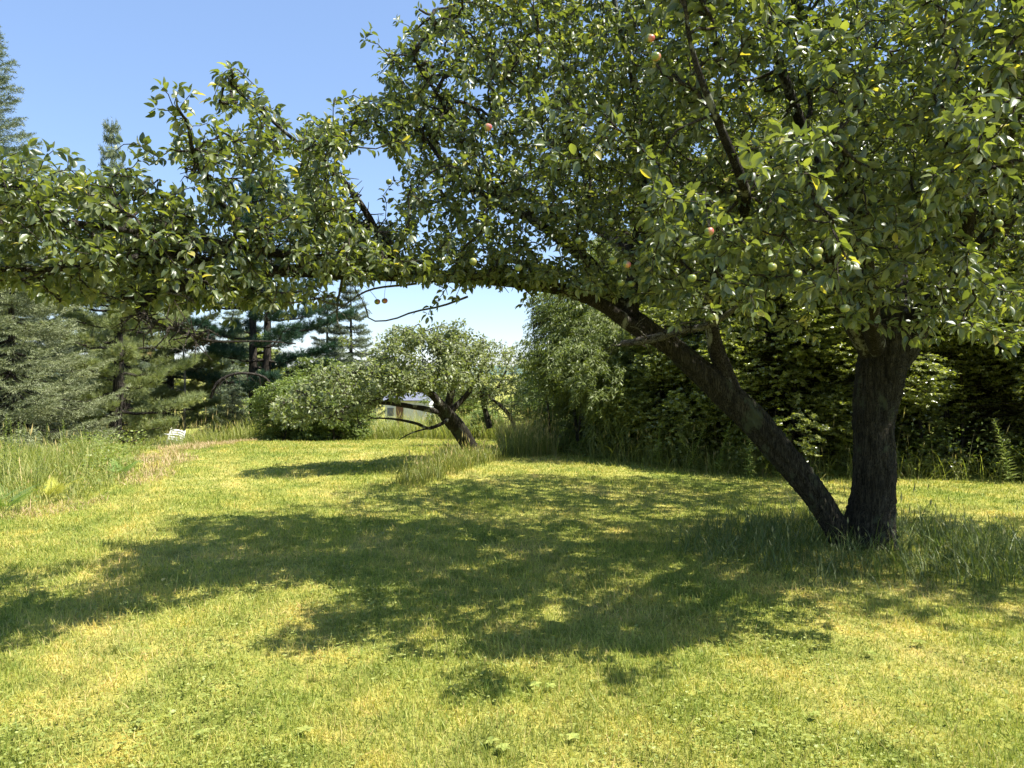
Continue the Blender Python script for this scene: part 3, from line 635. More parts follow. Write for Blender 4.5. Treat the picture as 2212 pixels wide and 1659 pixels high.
for q in limb_paths[2:]:
    for _ in range(int(len(q) * 1.1)):
        i = g.integers(5, int(len(q) * .62)); p0 = q[i]; dd = norm(g.normal(0, 1, 3)) * g.uniform(.06, .2); m1 = p0 + dd * .5 + g.normal(0, .025, 3)
        A.add(*tube(np.array([p0, p0 + dd * .25 + g.normal(0, .015, 3), m1, p0 + dd]), [.006, .005, .004, .002], 4))
A.V = [v - BASE for v in A.V]; A.obj('branch', M['twig_bark'], big)
V, Fs, r = t.leaves(per=0.0225, tail=0.42, size=0.060, spur=3.2, sizefn=lambda q: 1 + 0.16 * sm(5.4, 4.2, q[:, 1]) * sm(-.6, .4, q[:, 0]) - 0.04 * sm(-.6, -1.2, q[:, 0]))
print('apple leaves', len(V) // 14)
build('crown', V - BASE, Fs, M['apple_leaf'], big, r)
# bare twigs under the limb
dead = [[(900, 612, 5.9), (800, 625, 5.7), (745, 660, 5.5), (690, 690, 5.3)], [(1010, 640, 6.2), (960, 660, 6.1), (900, 672, 6.0), (845, 690, 5.9), (800, 690, 5.8), (785, 650, 5.7), (760, 615, 5.7)],
        [(720, 640, 5.4), (660, 650, 5.2), (605, 655, 5.0)], [(745, 660, 5.5), (680, 645, 5.3), (630, 625, 5.2)], [(740, 600, 5.5), (728, 680, 5.5), (735, 720, 5.5)], [(330, 620, 4.3), (390, 640, 4.4), (425, 655, 4.5)],
        [(1350, 742, 6.8), (1330, 748, 6.7), (1318, 744, 6.6)], [(1400, 730, 6.5), (1385, 715, 6.4), (1360, 705, 6.3)], [(1440, 715, 6.4), (1470, 700, 6.2), (1520, 690, 6.1), (1545, 680, 6.1)]]
g = rng(44)
for q in dead:
    A = Acc()
    p = smooth_path(np.array([P(*v) for v in q]), 14, 0.008, int(g.integers(99))); A.add(*tube(p - BASE, np.linspace(.010, .003, 14), 5))
    for _ in range(4):
        i = g.integers(3, 12); dd = norm(g.normal(0, 1, 3)) * g.uniform(.05, .16); A.add(*tube(np.array([p[i], p[i] + dd * .5 + [0, 0, .01], p[i] + dd]) - BASE, [.003, .0025, .0015], 4))
    A.obj('dead_twig', M['dead_bark'], big)

# apples on the big tree
def apple_mesh():
    n, m = 14, 18; V = []
    for i in range(n):
        ph = math.pi * i / (n - 1); r = math.sin(ph) * (1 + .06 * math.cos(ph)); z = math.cos(ph) * .92
        z -= .34 * math.exp(-(math.sin(ph) / .28) ** 2) * (1 if z > 0 else -.6)
        for j in range(m):
            th = 2 * math.pi * j / m; rr = r * (1 + .02 * math.cos(5 * th) * (ph > 2)); V.append((rr * math.cos(th), rr * math.sin(th), z))
    i = np.arange(n - 1)[:, None] * m; j = np.arange(m)[None]; jn = (j + 1) % m
    return np.array(V), [np.stack([i + j, i + m + j, i + m + jn, i + jn], -1).reshape(-1, 4)]
AV, AF = apple_mesh(); ap_src = {}
AP = [(1180, 110, 22, 0), (1417, 122, 26, 1), (1405, 82, 24, 1), (1054, 275, 22, 1), (840, 393, 16, 0), (870, 387, 16, 0), (941, 362, 15, 0), (1320, 478, 18, 0), (1180, 53, 16, 0), (985, 138, 14, 0), (1179, 467, 14, 0),
      (1264, 467, 17, 0), (1330, 412, 17, 0), (1250, 520, 18, 0), (1520, 343, 21, 0), (1532, 500, 25, 1), (2127, 193, 20, 0), (2157, 483, 22, 0), (2122, 487, 20, 0), (1768, 543, 24, 0), (1887, 273, 22, 0), (2207, 527, 20, 0), (1583, 428, 20, 0),
      (225, 573, 16, 0), (260, 650, 16, 0), (68, 601, 20, 0), (593, 433, 14, 0), (82, 362, 16, 0), (362, 437, 14, 0), (573, 543, 15, 0), (815, 652, 16, 1), (831, 650, 16, 1), (1354, 571, 22, 1), (1324, 563, 21, 0), (1022, 565, 20, 0),
      (1120, 578, 20, 0), (1342, 611, 19, 0), (1364, 613, 18, 0), (1668, 576, 24, 0), (1723, 591, 23, 0), (1495, 601, 24, 0), (1618, 626, 23, 0), (1538, 633, 19, 0), (1825, 666, 25, 0), (1538, 685, 20, 0), (1765, 556, 24, 0), (1450, 655, 18, 0), (1445, 540, 18, 0)]
g = rng(9); tips = np.array([p['pts'][-1] for p in t.paths if not p['limb']])
for (px_, py_, dm, red) in AP:
    d = 0.055 * F / dm; c = P(px_, py_, d); 
    if red not in ap_src:
        o = build('apple', AV * 0.0225, AF, M['apple_red' if red else 'apple_green'], big); ap_src[red] = o
    else:
        o = ap_src[red].copy(); C.objects.link(o); o.parent = big
    o.location = tuple(c - BASE); o.rotation_euler = (g.uniform(-.5, .5), g.uniform(-.5, .5), g.uniform(-.6, .6))
    j = np.argmin(((tips - c) ** 2).sum(1)); q = tips[j]; top = c + np.array([0, 0, .018])
    if np.linalg.norm(q - top) < .6:
        md = (q + top) / 2 + np.array([0, 0, .03]); V, Fs = tube(smooth_path(np.array([q, md, top]), 6), .0016, 4)
        build('apple_stalk', V - c, Fs, M['twig_bark'], o, np.full(len(V), .5))

# ------------------------------------------------------------------ second, leaning apple tree and the one behind it
def crown_targets(g, blobs, n):
    w_ = np.array([b[3] * b[4] * b[5] for b in blobs]) ** .8; w_ = w_ / w_.sum(); out = []
    for b, k in zip(blobs, (w_ * n).astype(int) + 1):
        e = norm(g.normal(0, 1, (k, 3))) * g.uniform(.25, 1, (k, 1)) ** .4; out.append(e * np.array(b[3:6]) + np.array(b[:3]))
    return np.concatenate(out)
def apple2(name, label, base, trunk, boughs, blobs, n, seed, leafmat, size, per, spur=1.5, group=None, tail=.35, tmpl=LEAF_S, cat='tree'):
    base = np.array([base[0], base[1], float(gz(base[0], base[1]))]); root = thing(name, label, cat, base, group)
    q = smooth_path(np.array(trunk), 60); V, Fs = tube(q[:, :3], q[:, 3], 22, .06, seed); build('trunk', V - base, Fs, M['bark'], root, np.full(len(V), .5))
    t = Tree(seed); 
    for b in boughs:
        q = smooth_path(np.array(b), 40); V, Fs = tube(q[:, :3], q[:, 3], 9, .08, seed + 1); build('bough', V - base, Fs, M['bough_bark'], root, np.full(len(V), .5))
        t.add_path(q[::2, :3], limb=True)
    t.grow(crown_targets(t.g, blobs, n), q[0, :3] * 0 + np.array(trunk[-1][:3]))
    A = t.wood(sides=4, rtip=.003); A.V = [v - base for v in A.V]; A.obj('branch', M['twig_bark'], root)
    V, Fs, r = t.leaves(per=per, tail=tail, size=size, tmpl=tmpl, spur=spur)
    build('crown', V - base, Fs, leafmat, root, r); return root, t
def W(px, py, d, r): return tuple(P(px, py, d)) + (r,)
tr = [W(1032, 990, 14.6, .17), W(1012, 962, 14.5, .145), W(990, 925, 14.3, .145), W(965, 895, 14.0, .145), W(945, 870, 13.8, .10)]
bo = [[W(962, 893, 14.0, .09), W(930, 850, 13.6, .07), W(880, 830, 13.2, .05), W(800, 810, 12.7, .03), W(720, 800, 12.3, .012)],
      [W(965, 890, 14.0, .09), W(975, 830, 13.9, .07), W(960, 780, 13.7, .05), W(930, 740, 13.4, .03), W(905, 700, 13.2, .01)],
      [W(968, 893, 14.0, .07), W(1010, 850, 14.1, .05), W(1040, 800, 14.2, .03), W(1060, 760, 14.2, .012)],
      [W(960, 893, 14.0, .06), W(900, 880, 13.3, .045), W(820, 870, 12.6, .03), W(740, 880, 12.1, .012)],
      [W(975, 900, 14.1, .04), W(955, 915, 13.7, .034), W(925, 925, 13.4, .03), W(900, 915, 13.2, .025), W(850, 905, 13.0, .018), W(800, 903, 12.9, .01)],
      [W(925, 925, 13.4, .018), W(890, 935, 13.2, .013), W(862, 950, 13.0, .007)]]
def blob(px, py, d, rx, ry, rz): return tuple(P(px, py, d)) + (rx, ry, rz)
bl = [blob(800, 822, 12.5, 1.0, .9, .38), blob(900, 775, 12.9, .9, .9, .52), blob(720, 860, 12.3, .75, .8, .40), blob(1000, 780, 13.6, .6, .9, .56), blob(640, 885, 12.2, .42, .6, .28), blob(925, 815, 12.7, .85, .9, .26), blob(865, 735, 13.0, .38, .5, .24), blob(960, 725, 13.2, .33, .5, .2), blob(745, 735, 13.0, .1, .2, .1), blob(990, 715, 13.4, .14, .2, .2)]
tree2, t2 = apple2('apple_tree', 'small apple tree with a short leaning trunk in the middle of the lawn edge', (-0.65, 14.6), tr, bo, bl, 1500, 51, M['apple_leaf_pale'], .074, .022, 2.0)
tr = [W(1058, 925, 18.5, .08), W(1050, 895, 18.5, .07), W(1042, 860, 18.4, .06)]
bo = [[W(1044, 870, 18.4, .045), W(1030, 820, 18.2, .03), W(1020, 770, 18.0, .012)], [W(1044, 870, 18.4, .045), W(1080, 830, 18.4, .03), W(1100, 780, 18.4, .012)],
      [W(1115, 930, 18.2, .05), W(1095, 890, 18.2, .045), W(1060, 860, 18.2, .03), W(1040, 850, 18.2, .012)]]
bl = [blob(1050, 800, 18.4, 1.0, 1.0, .75), blob(1090, 850, 18.4, .7, .8, .5), blob(1000, 840, 18.4, .6, .8, .4)]
apple2('apple_tree', 'thin pale apple tree with two slim grey trunks just right behind the leaning one', (-0.53, 18.5), tr, bo, bl, 600, 52, M['apple_leaf_pale'], .075, .026, 1.2)

# ------------------------------------------------------------------ shrubs, saplings: sprays of leaves in a shaped crown
def spray_tree(name, label, cat, seed, H, R, nspray, leaf, mat, size, stems=3, k=12, low=0.08, flat=.35, hang=0., group=None, loc=(0, 0, 0), bark='sapling_bark', top=.75, rs=.03, link_only=False, lump=1.0):
    g = rng(seed); root = thing(name, label, cat, loc, group)
    A = Acc(); axes = []
    for s in range(stems):
        th = g.uniform(0, 6.28); rad = R * g.uniform(.05, .32) if stems > 1 else 0.1; hh = H * g.uniform(.75, .97)
        b0 = np.array([g.normal(0, .12) * stems * .5, g.normal(0, .12) * stems * .5, -.05]); pts = np.array([b0, b0 + [rad * .3 * math.cos(th), rad * .3 * math.sin(th), hh * .35], b0 + [rad * .8 * math.cos(th), rad * .8 * math.sin(th), hh * .7], b0 + [rad * 1.1 * math.cos(th), rad * 1.1 * math.sin(th), hh]])
        q = smooth_path(pts, 24, .05, int(g.integers(999))); A.add(*tube(q, np.linspace(rs * g.uniform(.7, 1.2), .006, 24), 7, .06, seed)); axes.append(q)
    st = A.obj('trunk' if stems < 3 else 'stem', M[bark], root)
    ax = np.concatenate(axes)
    # lumpy crown
    nl = 46; lp = norm(g.normal(0, 1, (nl, 3))) * g.uniform(.5, 1, (nl, 1)); lp[:, 2] = g.uniform(low, 1, nl) ** (1.5 if 'willow' in name else 1.0)
    prof = lambda z: np.sqrt(np.clip(np.sin(np.clip(z, 0, 1) ** top * np.pi * .93 + .22), 0.03, 1))
    lp[:, :2] = norm(lp[:, :2]) * (R * .82 * prof(lp[:, 2]) * g.uniform(.45, 1.1, nl))[:, None]; lp[:, 2] *= H
    which = g.integers(0, nl, nspray); off = norm(g.normal(0, 1, (nspray, 3))) * g.uniform(.3, 1, (nspray, 1)) ** .5
    c = lp[which] + off * np.array([R * .36, R * .36, H * .13]) * (lump if 'maple_s' not in name else .85); c[:, 2] = np.clip(c[:, 2], .12, H * 1.03)
    j = np.array([np.argmin(((ax - v) ** 2).sum(1)) for v in c[:: 6]])
    A = Acc()
    for v, jj in zip(c[::6], j):
        a0 = ax[jj] - [0, 0, .1 * g.uniform()]; md = (a0 + v) / 2 + [0, 0, .05]; A.add(*tube(np.array([a0, md, v]), [.007, .005, .002], 4))
    A.obj('branch', M[bark], root)
    out = norm(c * np.array([1, 1, .25]) - np.array([0, 0, H * .12]) + g.normal(0, .35, c.shape)); out[:, 2] = out[:, 2] * .5 - hang; out = norm(out)
    side = norm(np.cross(out, [0, 0, 1])); Ls = size * k * .28
    P_, D_, R_ = [], [], []
    rr = np.clip(g.normal(.45, .16, nspray), 0, 1)
    for i in range(k):
        u = (i + .5) / k; s = 1 if i % 2 else -1
        P_.append(c + out * (u - .5) * Ls * g.uniform(.8, 1.2, (nspray, 1)) - np.array([0, 0, hang * .4 * u * u * Ls]))
        D_.append(norm(out * .55 + side * s * .8 + g.normal(0, .5, c.shape) - np.array([0, 0, .2 + hang * 1.2]))); R_.append(np.clip(rr + g.normal(0, .1, nspray), 0, 1))
    P_, D_, R_ = np.concatenate(P_), np.concatenate(D_), np.concatenate(R_); n = len(P_)
    nn = np.array([.1, 0, 1.0]) + g.normal(0, flat, (n, 3))
    V, Fs, r = inst(leaf[0], leaf[1], P_, frames(D_, nn), size * g.uniform(.65, 1.25, n), R_)
    build('crown', V, Fs, mat, root, r); return root
def at(px, py_, d): v = P(px, py_, d); return (v[0], v[1], float(gz(v[0], v[1])))
def onp(x, y): return (x, y, float(gz(x, y)))

# willow clump at the left end of the thicket
spray_tree('willow_shrub', 'dense narrow leaved willow at the left end of the thicket, topped by sky', 'shrub', 61, 4.1, 1.7, 7000, LEAF_N, M['willow_leaf'], .10, 6, 14, .04, .6, .25, loc=onp(1.75, 15.4), top=.6)
w2 = spray_tree('willow_shrub', 'lighter willow shrub bulging from the thicket behind the limb of the big apple tree', 'shrub', 62, 5.0, 1.8, 7500, LEAF_N, M['willow_leaf'], .10, 6, 14, .04, .6, .25, loc=onp(3.3, 16.2), top=.6)
dup(w2, onp(2.55, 17.0), 2.0, .9, 'willow shrub filling the gap behind the two front willows')
GR = 'maple saplings of the thicket'
m1 = spray_tree('maple_sapling', 'leafy maple sapling in the thicket between the willows and the leaning trunk', 'tree', 71, 4.6, 1.6, 5200, LEAF_M, M['maple_leaf'], .056, 4, 15, .03, .75, .05, GR, onp(3.5, 14.0))
m2 = spray_tree('maple_sapling', 'dark maple sapling directly behind the leaning trunk of the big apple tree', 'tree', 72, 5.0, 1.7, 5200, LEAF_M, M['maple_leaf'], .056, 4, 15, .03, .75, .05, GR, onp(4.7, 12.9))
m3 = spray_tree('maple_sapling', 'maple sapling seen in the gap between the two trunks of the big apple tree', 'tree', 73, 4.8, 1.6, 5200, LEAF_M, M['maple_leaf'], .056, 5, 15, .03, .75, .05, GR, onp(6.0, 12.6))
for q_ in (m1, m2, m3): q_.scale = (1, 1, .78)
dup(m1, onp(7.4, 12.5), 2.1, (1.05, 1.05, .8), 'maple sapling just right of the upright trunk with sunlit leaves', GR)
dup(m2, onp(8.6, 12.2), 4.0, (.95, .95, .75), 'maple sapling at the right edge of the picture behind the long grass', GR)
dup(m3, onp(6.9, 14.2), 1.2, 1.2, 'taller maple sapling in the second row behind the upright trunk', GR)
dup(m1, onp(4.2, 15.0), 3.3, 1.2, 'taller maple sapling in the second row above the leaning trunk', GR)
dup(m3, onp(2.6, 13.9), 5.0, .55, 'low maple sapling at the front of the thicket above the seeding weeds', GR)
dup(m2, onp(5.6, 14.6), .6, 1.25, 'tall maple sapling in the second row between the two trunks', GR)
dup(m1, onp(9.3, 13.6), 5.3, 1.3, 'tall maple sapling in the second row beyond the right edge trunks', GR)
GT = 'tall maples behind the thicket'
b1 = spray_tree('maple_tree', 'tall maple behind the thicket whose crown closes the sky above the upright trunk', 'tree', 74, 8.4, 2.9, 6500, LEAF_M, M['maple_leaf'], .13, 1, 12, .25, .4, .05, GT, onp(7.6, 18.5), rs=.11)
dup(b1, onp(11.8, 19.0), 2.2, 1.0, 'tall maple behind the thicket at the right edge of the picture', GT)
dup(b1, onp(5.4, 19.0), 4.1, .8, 'shorter maple behind the thicket above the leaning trunk', GT)

# bushes left of the leaning apple tree and along the far edge
GB = 'bushes along the far end of the lawn'
bs = spray_tree('bush', 'rounded light green bush between the twin trunk pine and the leaning apple tree', 'shrub', 81, 1.9, 1.3, 2200, LEAF_S, M['bush_leaf'], .075, 5, 11, .05, .5, .05, GB, onp(-6.7, 23.6))
bs2 = spray_tree('bush', 'low yellow green bush in front of the twin trunk pine', 'shrub', 82, 1.5, 1.05, 2400, LEAF_S, M['bush_leaf'], .075, 5, 11, .05, .5, .05, GB, onp(-8.1, 22.6))
dup(bs, onp(-5.9, 25.2), 2.0, 1.0, 'bush half hidden behind the crown of the leaning apple tree', GB)
dup(bs, onp(-7.3, 29.5), 4.0, 1.5, 'larger bush rising behind the leaning apple tree, right of the pine', GB)
bs2.location = onp(-5.3, 23.6); bs2['label'] = 'low yellow green bush under the left part of the leaning apple crown'
dup(bs2, onp(-14.2, 30.0), 1.0, .95, 'bright green bush behind the white chair', GB)
dup(bs2, onp(-11.2, 30.5), 3.0, .9, 'small bush right of the white chair', GB)
dup(bs2, onp(-2.3, 26.0), 5.0, .6, 'low bush at the far edge under the leaning apple tree', GB)
dup(bs2, onp(-0.9, 25.0), 4.2, .62, 'small round bush seen right of the leaning trunk', GB)
dup(bs, onp(0.9, 23.0), 4.4, .9, 'bush behind the thin apple tree beside the willow', GB)
dup(bs, onp(-2.6, 36.5), 1.4, 1.3, 'bush right behind the white shed', GB)

# ------------------------------------------------------------------ conifers
def needles_on(seg0, segd, segL, g, per, nl, nw, spread, mat_r):
    """thin triangular needles round twig segments"""
    n = len(seg0); k = per; u = np.tile((np.arange(k) + .5) / k, n) + g.uniform(-.5, .5, n * k) / k
    b = np.repeat(seg0, k, 0); d = np.repeat(segd, k, 0); L = np.repeat(segL, k)
    p = b + d * (u * L)[:, None]; o = perp(d, g)
    dd = norm(d * g.uniform(.35, .9, (n * k, 1)) + o * spread + np.array([0, 0, .12]))
    T = np.array([[-.5, 0, 0], [.5, 0, 0], [0, 1, 0.05]])
    S = np.stack([np.full(n * k, nw), nl * g.uniform(.7, 1.2, n * k), np.full(n * k, nl)], -1)
    r = np.clip(np.repeat(mat_r, k) + g.normal(0, .12, n * k), 0, 1)
    return inst(T, [np.array([[0, 1, 2]])], p, frames(dd, np.array([0, 0, 1.0]) + g.normal(0, .6, (n * k, 3))), S, r)
def spruce(name, label, seed, H, R, mat, loc, nl=.075, nw=.014, whorls=26, nb=8, per=26, low=.03, power=.85, droop=.25, group=None, dead=0.0):
    g = rng(seed); root = thing(name, label, 'tree', loc, group)
    V, Fs = tube(np.array([[0, 0, -.1], [0.02, 0, H * .3], [0, .03, H * .7], [0, 0, H]]), [H * .018, H * .014, H * .007, .008], 10, .04, seed)
    build('trunk', V, Fs, M['pine_bark'], root, np.full(len(V), .5)); A = Acc(); s0, sd, sL, sr = [], [], [], []
    for wi in range(whorls):
        hz = low + (1 - low) * (wi + g.uniform(-.3, .3)) / whorls; z = hz * H
        if z > H * .985 or z < 0.05: continue
        rad = R * (1 - hz) ** power * g.uniform(.85, 1.1) + .06
        nbb = max(4, int(nb * (1 - .4 * hz)))
        for bi in range(nbb):
            th = 6.283 * (bi + g.uniform(-.3, .3)) / nbb + wi * .9; L = rad * g.uniform(.75, 1.12)
            u = np.linspace(0, 1, 9); dz = -droop * L * np.sin(u * np.pi * .75) * (1 - hz * .7) + .10 * L * u ** 2.5 + .35 * L * u * sm(.6, 1, hz)
            x = L * u; pts = np.stack([x * math.cos(th), x * math.sin(th), z + dz], -1) + g.normal(0, .012 * L, (9, 3)) * u[:, None]
            A.add(*tube(pts, np.linspace(.010 + .008 * L, .003, 9), 4))
            ns = int(4 + 7.5 * L); us = np.linspace(.12, 1, ns) ** .8
            tan = norm(np.gradient(pts, axis=0))
            for uu in us:
                c = np.array([np.interp(uu, u, pts[:, q]) for q in range(3)]); tt = np.array([np.interp(uu, u, tan[:, q]) for q in range(3)])
                sd_ = norm(np.cross(tt, [0, 0, 1])); ll = (.16 + .34 * L * (1 - uu) + .06) * g.uniform(.7, 1.2); ll = min(ll, .55); br = g.normal(.42, .13) + .18 * uu
                for s in (-1, 1):
                    dd = norm(tt * .75 + sd_ * s * g.uniform(.6, 1) + [0, 0, -.18 + g.normal(0, .15)])
                    s0.append(c); sd.append(dd); sL.append(ll); sr.append(br)
            s0.append(pts[-2]); sd.append(norm(pts[-1] - pts[-2])); sL.append(.25); sr.append(.7)
    s0.append(np.array([0, 0, H * .93])); sd.append(np.array([0, 0, 1.])); sL.append(H * .08); sr.append(.6)
    A.obj('branch', M['pine_bark'], root)
    V, Fs, r = needles_on(np.array(s0), np.array(sd), np.array(sL), g, per, nl, nw, .75, np.array(sr)); build('crown', V, Fs, mat, root, r, smooth=False); return root
def pine(name, label, seed, H, R, mat, loc, first=.25, nb=34, tuft=.17, ntuft=9, group=None, stems=1, rtr=.2, shelf=.5, nw=.010, lean=0.0):
    g = rng(seed); root = thing(name, label, 'tree', loc, group); s0, sd, sr = [], [], []; A = Acc(); S_ = []
    for s in range(stems):
        off = (s - (stems - 1) / 2) * .55; q = smooth_path(np.array([[off * .6, 0, -.1], [off * .9, 0, H * .3], [off * 1.3 + lean * .4, .1, H * .65], [off * 1.5 + lean, 0, H * (1 - .06 * s)]]), 40, .05, seed + s)
        S_.append(q); V, Fs = tube(q, np.linspace(rtr, .02, 40), 14, .05, seed + s); build('trunk', V, Fs, M['pine_bark'], root, np.full(len(V), .5))
    for b in range(nb):
        q = S_[b % stems]; hz = first + (1 - first) * ((b + g.uniform()) / nb) ** .95; i = min(39, int(hz * 39)); c0 = q[i]; th = b * 2.4 + g.uniform(-.5, .5)
        pr = np.sin(np.clip((hz - first) / (1 - first) * .8 + .22, 0, 1) * np.pi) ** .7; L = R * (.25 + .8 * pr) * g.uniform(.7, 1.15)
        u = np.linspace(0, 1, 10); z = L * (-.08 * np.sin(u * 3.1) + (.12 + .5 * hz ** 3) * u ** 1.6) ; pts = c0 + np.stack([L * u * math.cos(th), L * u * math.sin(th), z], -1) + g.normal(0, .02 * L, (10, 3)) * u[:, None]
        A.add(*tube(pts, np.linspace(.014 + .018 * L, .005, 10), 5))
        for uu in np.linspace(.3, 1, int(5 + 5 * L)):
            c = np.array([np.interp(uu, u, pts[:, k]) for k in range(3)]); tt = norm(pts[-1] - pts[-3])
            for s in (-1, 1):
                sd_ = norm(np.cross(tt, [0, 0, 1])); l2 = L * .38 * (1.15 - uu) * g.uniform(.5, 1.2) + .12; e = c + norm(tt * .8 + sd_ * s + [0, 0, g.normal(.1, .15)]) * l2
                A.add(*tube(np.array([c, (c + e) / 2, e]), [.007, .005, .003], 4)); br = g.normal(.45, .16)
                for _ in range(ntuft):
                    v = g.uniform(.25, 1.08); p = c + (e - c) * v + g.normal(0, .05, 3); s0.append(p); sd.append(norm((e - c) / l2 * .7 + g.normal(0, .45, 3) + [0, 0, shelf])); sr.append(br)
    A.obj('branch', M['pine_bark'], root)
    s0, sd, sr = map(np.array, (s0, sd, sr)); n = len(s0); k = 16
    p = np.repeat(s0, k, 0); d = np.repeat(sd, k, 0); dd = norm(d + perp(d, g) * g.uniform(.2, 1.1, (n * k, 1)))
    T = np.array([[-.5, 0, 0], [.5, 0, 0], [0, 1, -.06]]); SS = np.stack([np.full(n * k, nw), tuft * g.uniform(.7, 1.2, n * k), np.full(n * k, tuft)], -1)
    V, Fs, r = inst(T, [np.array([[0, 1, 2]])], p, frames(dd, g.normal(0, 1, (n * k, 3))), SS, np.clip(np.repeat(sr, k) + g.normal(0, .1, n * k), 0, 1))
    build('crown', V, Fs, mat, root, r, smooth=False); return root

# near left
f1 = spruce('fir_tree', 'broad grey green fir with layered boughs filling the lower left corner of the trees', 91, 6.3, 2.9, M['fir_needle'], onp(-11.6, 17.8), whorls=24, nb=12, per=30)
s1 = spruce('spruce_tree', 'tall blue grey spruce cut by the left edge of the picture, rising above the leaves', 92, 12.6, 3.5, M['spruce_needle'], onp(-14.9, 21.5), nl=.09, nw=.018, whorls=44, nb=10, per=26, power=.78)
p1 = pine('pine_tree', 'young fluffy white pine between the fir and the dead trunk', 93, 6.8, 1.9, M['pine_needle'], onp(-10.9, 21.2), first=.04, nb=46, ntuft=8)
p2 = pine('pine_tree', 'bushy white pine in the middle of the left tree group with drooping lower boughs', 94, 7.6, 2.5, M['pine_needle'], onp(-14.0, 31.5), first=.05, nb=46, ntuft=8, tuft=.2, nw=.012)
tp = pine('pine_tree', 'tall dark pine with twin trunks and flat shelves of needles against the sky', 95, 10.6, 3.0, M['dark_needle'], onp(-9.9, 30.2), first=.22, nb=44, ntuft=9, stems=2, rtr=.24, tuft=.22, shelf=.35, nw=.014)
s2 = spruce('spruce_tree', 'blue green spruce right of the twin trunk pine with a pointed top against the sky', 96, 6.6, 1.7, M['spruce_needle'], onp(-6.6, 31.5), nl=.11, nw=.022, whorls=24, nb=8, per=20)
dup(s2, onp(-7.9, 33.0), 2.0, .93, 'narrower spruce just left of the pointed one, touching the pine')
dup(s2, onp(-23.4, 45.0), 1.0, (1.35, 1.35, 2.75), 'distant spruce whose narrow tip alone stands above the apple leaves at the left')
dup(p2, onp(-14.6, 29.0), 2.0, 1.15, 'pine in the second row behind the fir')
dup(f1, onp(-17.2, 26.5), 2.5, 1.15, 'fir in the second row at the left edge behind the layered one')
dup(p1, onp(-14.2, 20.2), 3.0, .8, 'small pine squeezed between the fir and the tall spruce')
sf = spruce('young_fir', 'young fir with a pointed leader standing behind the white chair', 97, 2.2, .85, M['fir_needle'], onp(-10.4, 28.6), nl=.07, nw=.014, whorls=13, nb=7, per=18)
dup(sf, onp(-8.9, 27.8), 2.0, .8, 'smaller young fir left of the twin trunk pine')
dup(sf, onp(-5.7, 25.3), 1.0, .75, 'young fir at the foot of the bushes by the leaning apple tree')
dup(s2, onp(-19, 38), .7, 1.3, 'far spruce closing the gap behind the white pines')
dup(s2, onp(-14.5, 40), 2.7, 1.1, 'far spruce behind the dead trunk')
# far field trees (a distant hedge row)
fb = spray_tree('distant_tree', 'round distant tree beyond the field left of the white shed', 'tree', 99, 6.5, 3.2, 1500, LEAF_M, M['maple_leaf'], .35, 2, 9, .1, .5, 0, 'distant trees beyond the field', onp(-24, 70), rs=.12)
for k, (x, y, s, lb) in enumerate([(-38, 75, .9, 'distant tree beyond the field behind the fir'), (-31, 68, .7, 'distant tree beyond the field behind the white pines'), (-6, 80, .62, 'distant tree beyond the field right of the white shed'), (3, 76, .75, 'distant tree beyond the field behind the thin apple tree'), (-14, 85, .6, 'low distant tree beyond the field behind the leaning apple tree')]):
    dup(fb, onp(x, y), k * 1.3, s, lb, 'distant trees beyond the field')
# dead trunk with bare branches between the white pines
def bare_tree(name, label, seed, H, loc, r, n, mat, L=.8, cat='tree'):
    g = rng(seed); root = thing(name, label, cat, loc); q = smooth_path(np.array([[0, 0, -.1], [.04, 0, H * .4], [-.03, 0, H * .75], [.02, 0, H]]), 26, .03, seed)
    V, Fs = tube(q, np.linspace(r, .008, 26), 9, .06, seed); build('trunk', V, Fs, mat, root, np.full(len(V), .5)); A = Acc()
    for k in range(n):
        i = g.integers(8, 25); th = g.uniform(0, 6.28); l = L * g.uniform(.4, 1) * (1.2 - i / 26); p = q[i]; e = p + np.array([math.cos(th), math.sin(th), g.uniform(-.1, .5)]) * l
        md = (p + e) / 2 + [0, 0, .05]; A.add(*tube(np.array([p, md, e]), [.012, .008, .003], 4))
        for _ in range(3):
            f = p + (e - p) * g.uniform(.3, 1); A.add(*tube(np.array([f, f + g.normal(0, .08, 3), f + g.normal(0, .15, 3)]), [.004, .003, .002], 4))
    A.obj('branch', mat, root); return root
bare_tree('dead_tree', 'dead grey trunk with bare twigs standing between the white pines', 101, 5.6, onp(-12.3, 28.8), .06, 40, M['dead_bark'])
# arched broken bough under the twin pine
root = thing('fallen_bough', 'dark broken bough arching to the ground left of the twin trunk pine', 'branch', onp(-9.9, 25.5)); g = rng(103); b = np.array(onp(-9.9, 25.5)); A = Acc()
q = smooth_path(np.array([P(455, 860, 25.5), P(475, 822, 25.4), P(520, 806, 25.4), P(570, 815, 25.6), P(600, 850, 25.8)]), 24, .02, 5) - b
V, Fs = tube(q, np.linspace(.055, .03, 24), 9, .1, 3); build('bough', V, Fs, M['pine_bark'], root, np.full(len(V), .5))
for k in range(34):
    i = g.integers(2, 24); e = q[i] + np.array([g.normal(0, .3), g.normal(0, .2), -abs(g.normal(.3, .35))]); A.add(*tube(np.array([q[i], (q[i] + e) / 2 + g.normal(0, .05, 3), e]), [.014, .01, .004], 4))
A.obj('twig', M['pine_bark'], root)

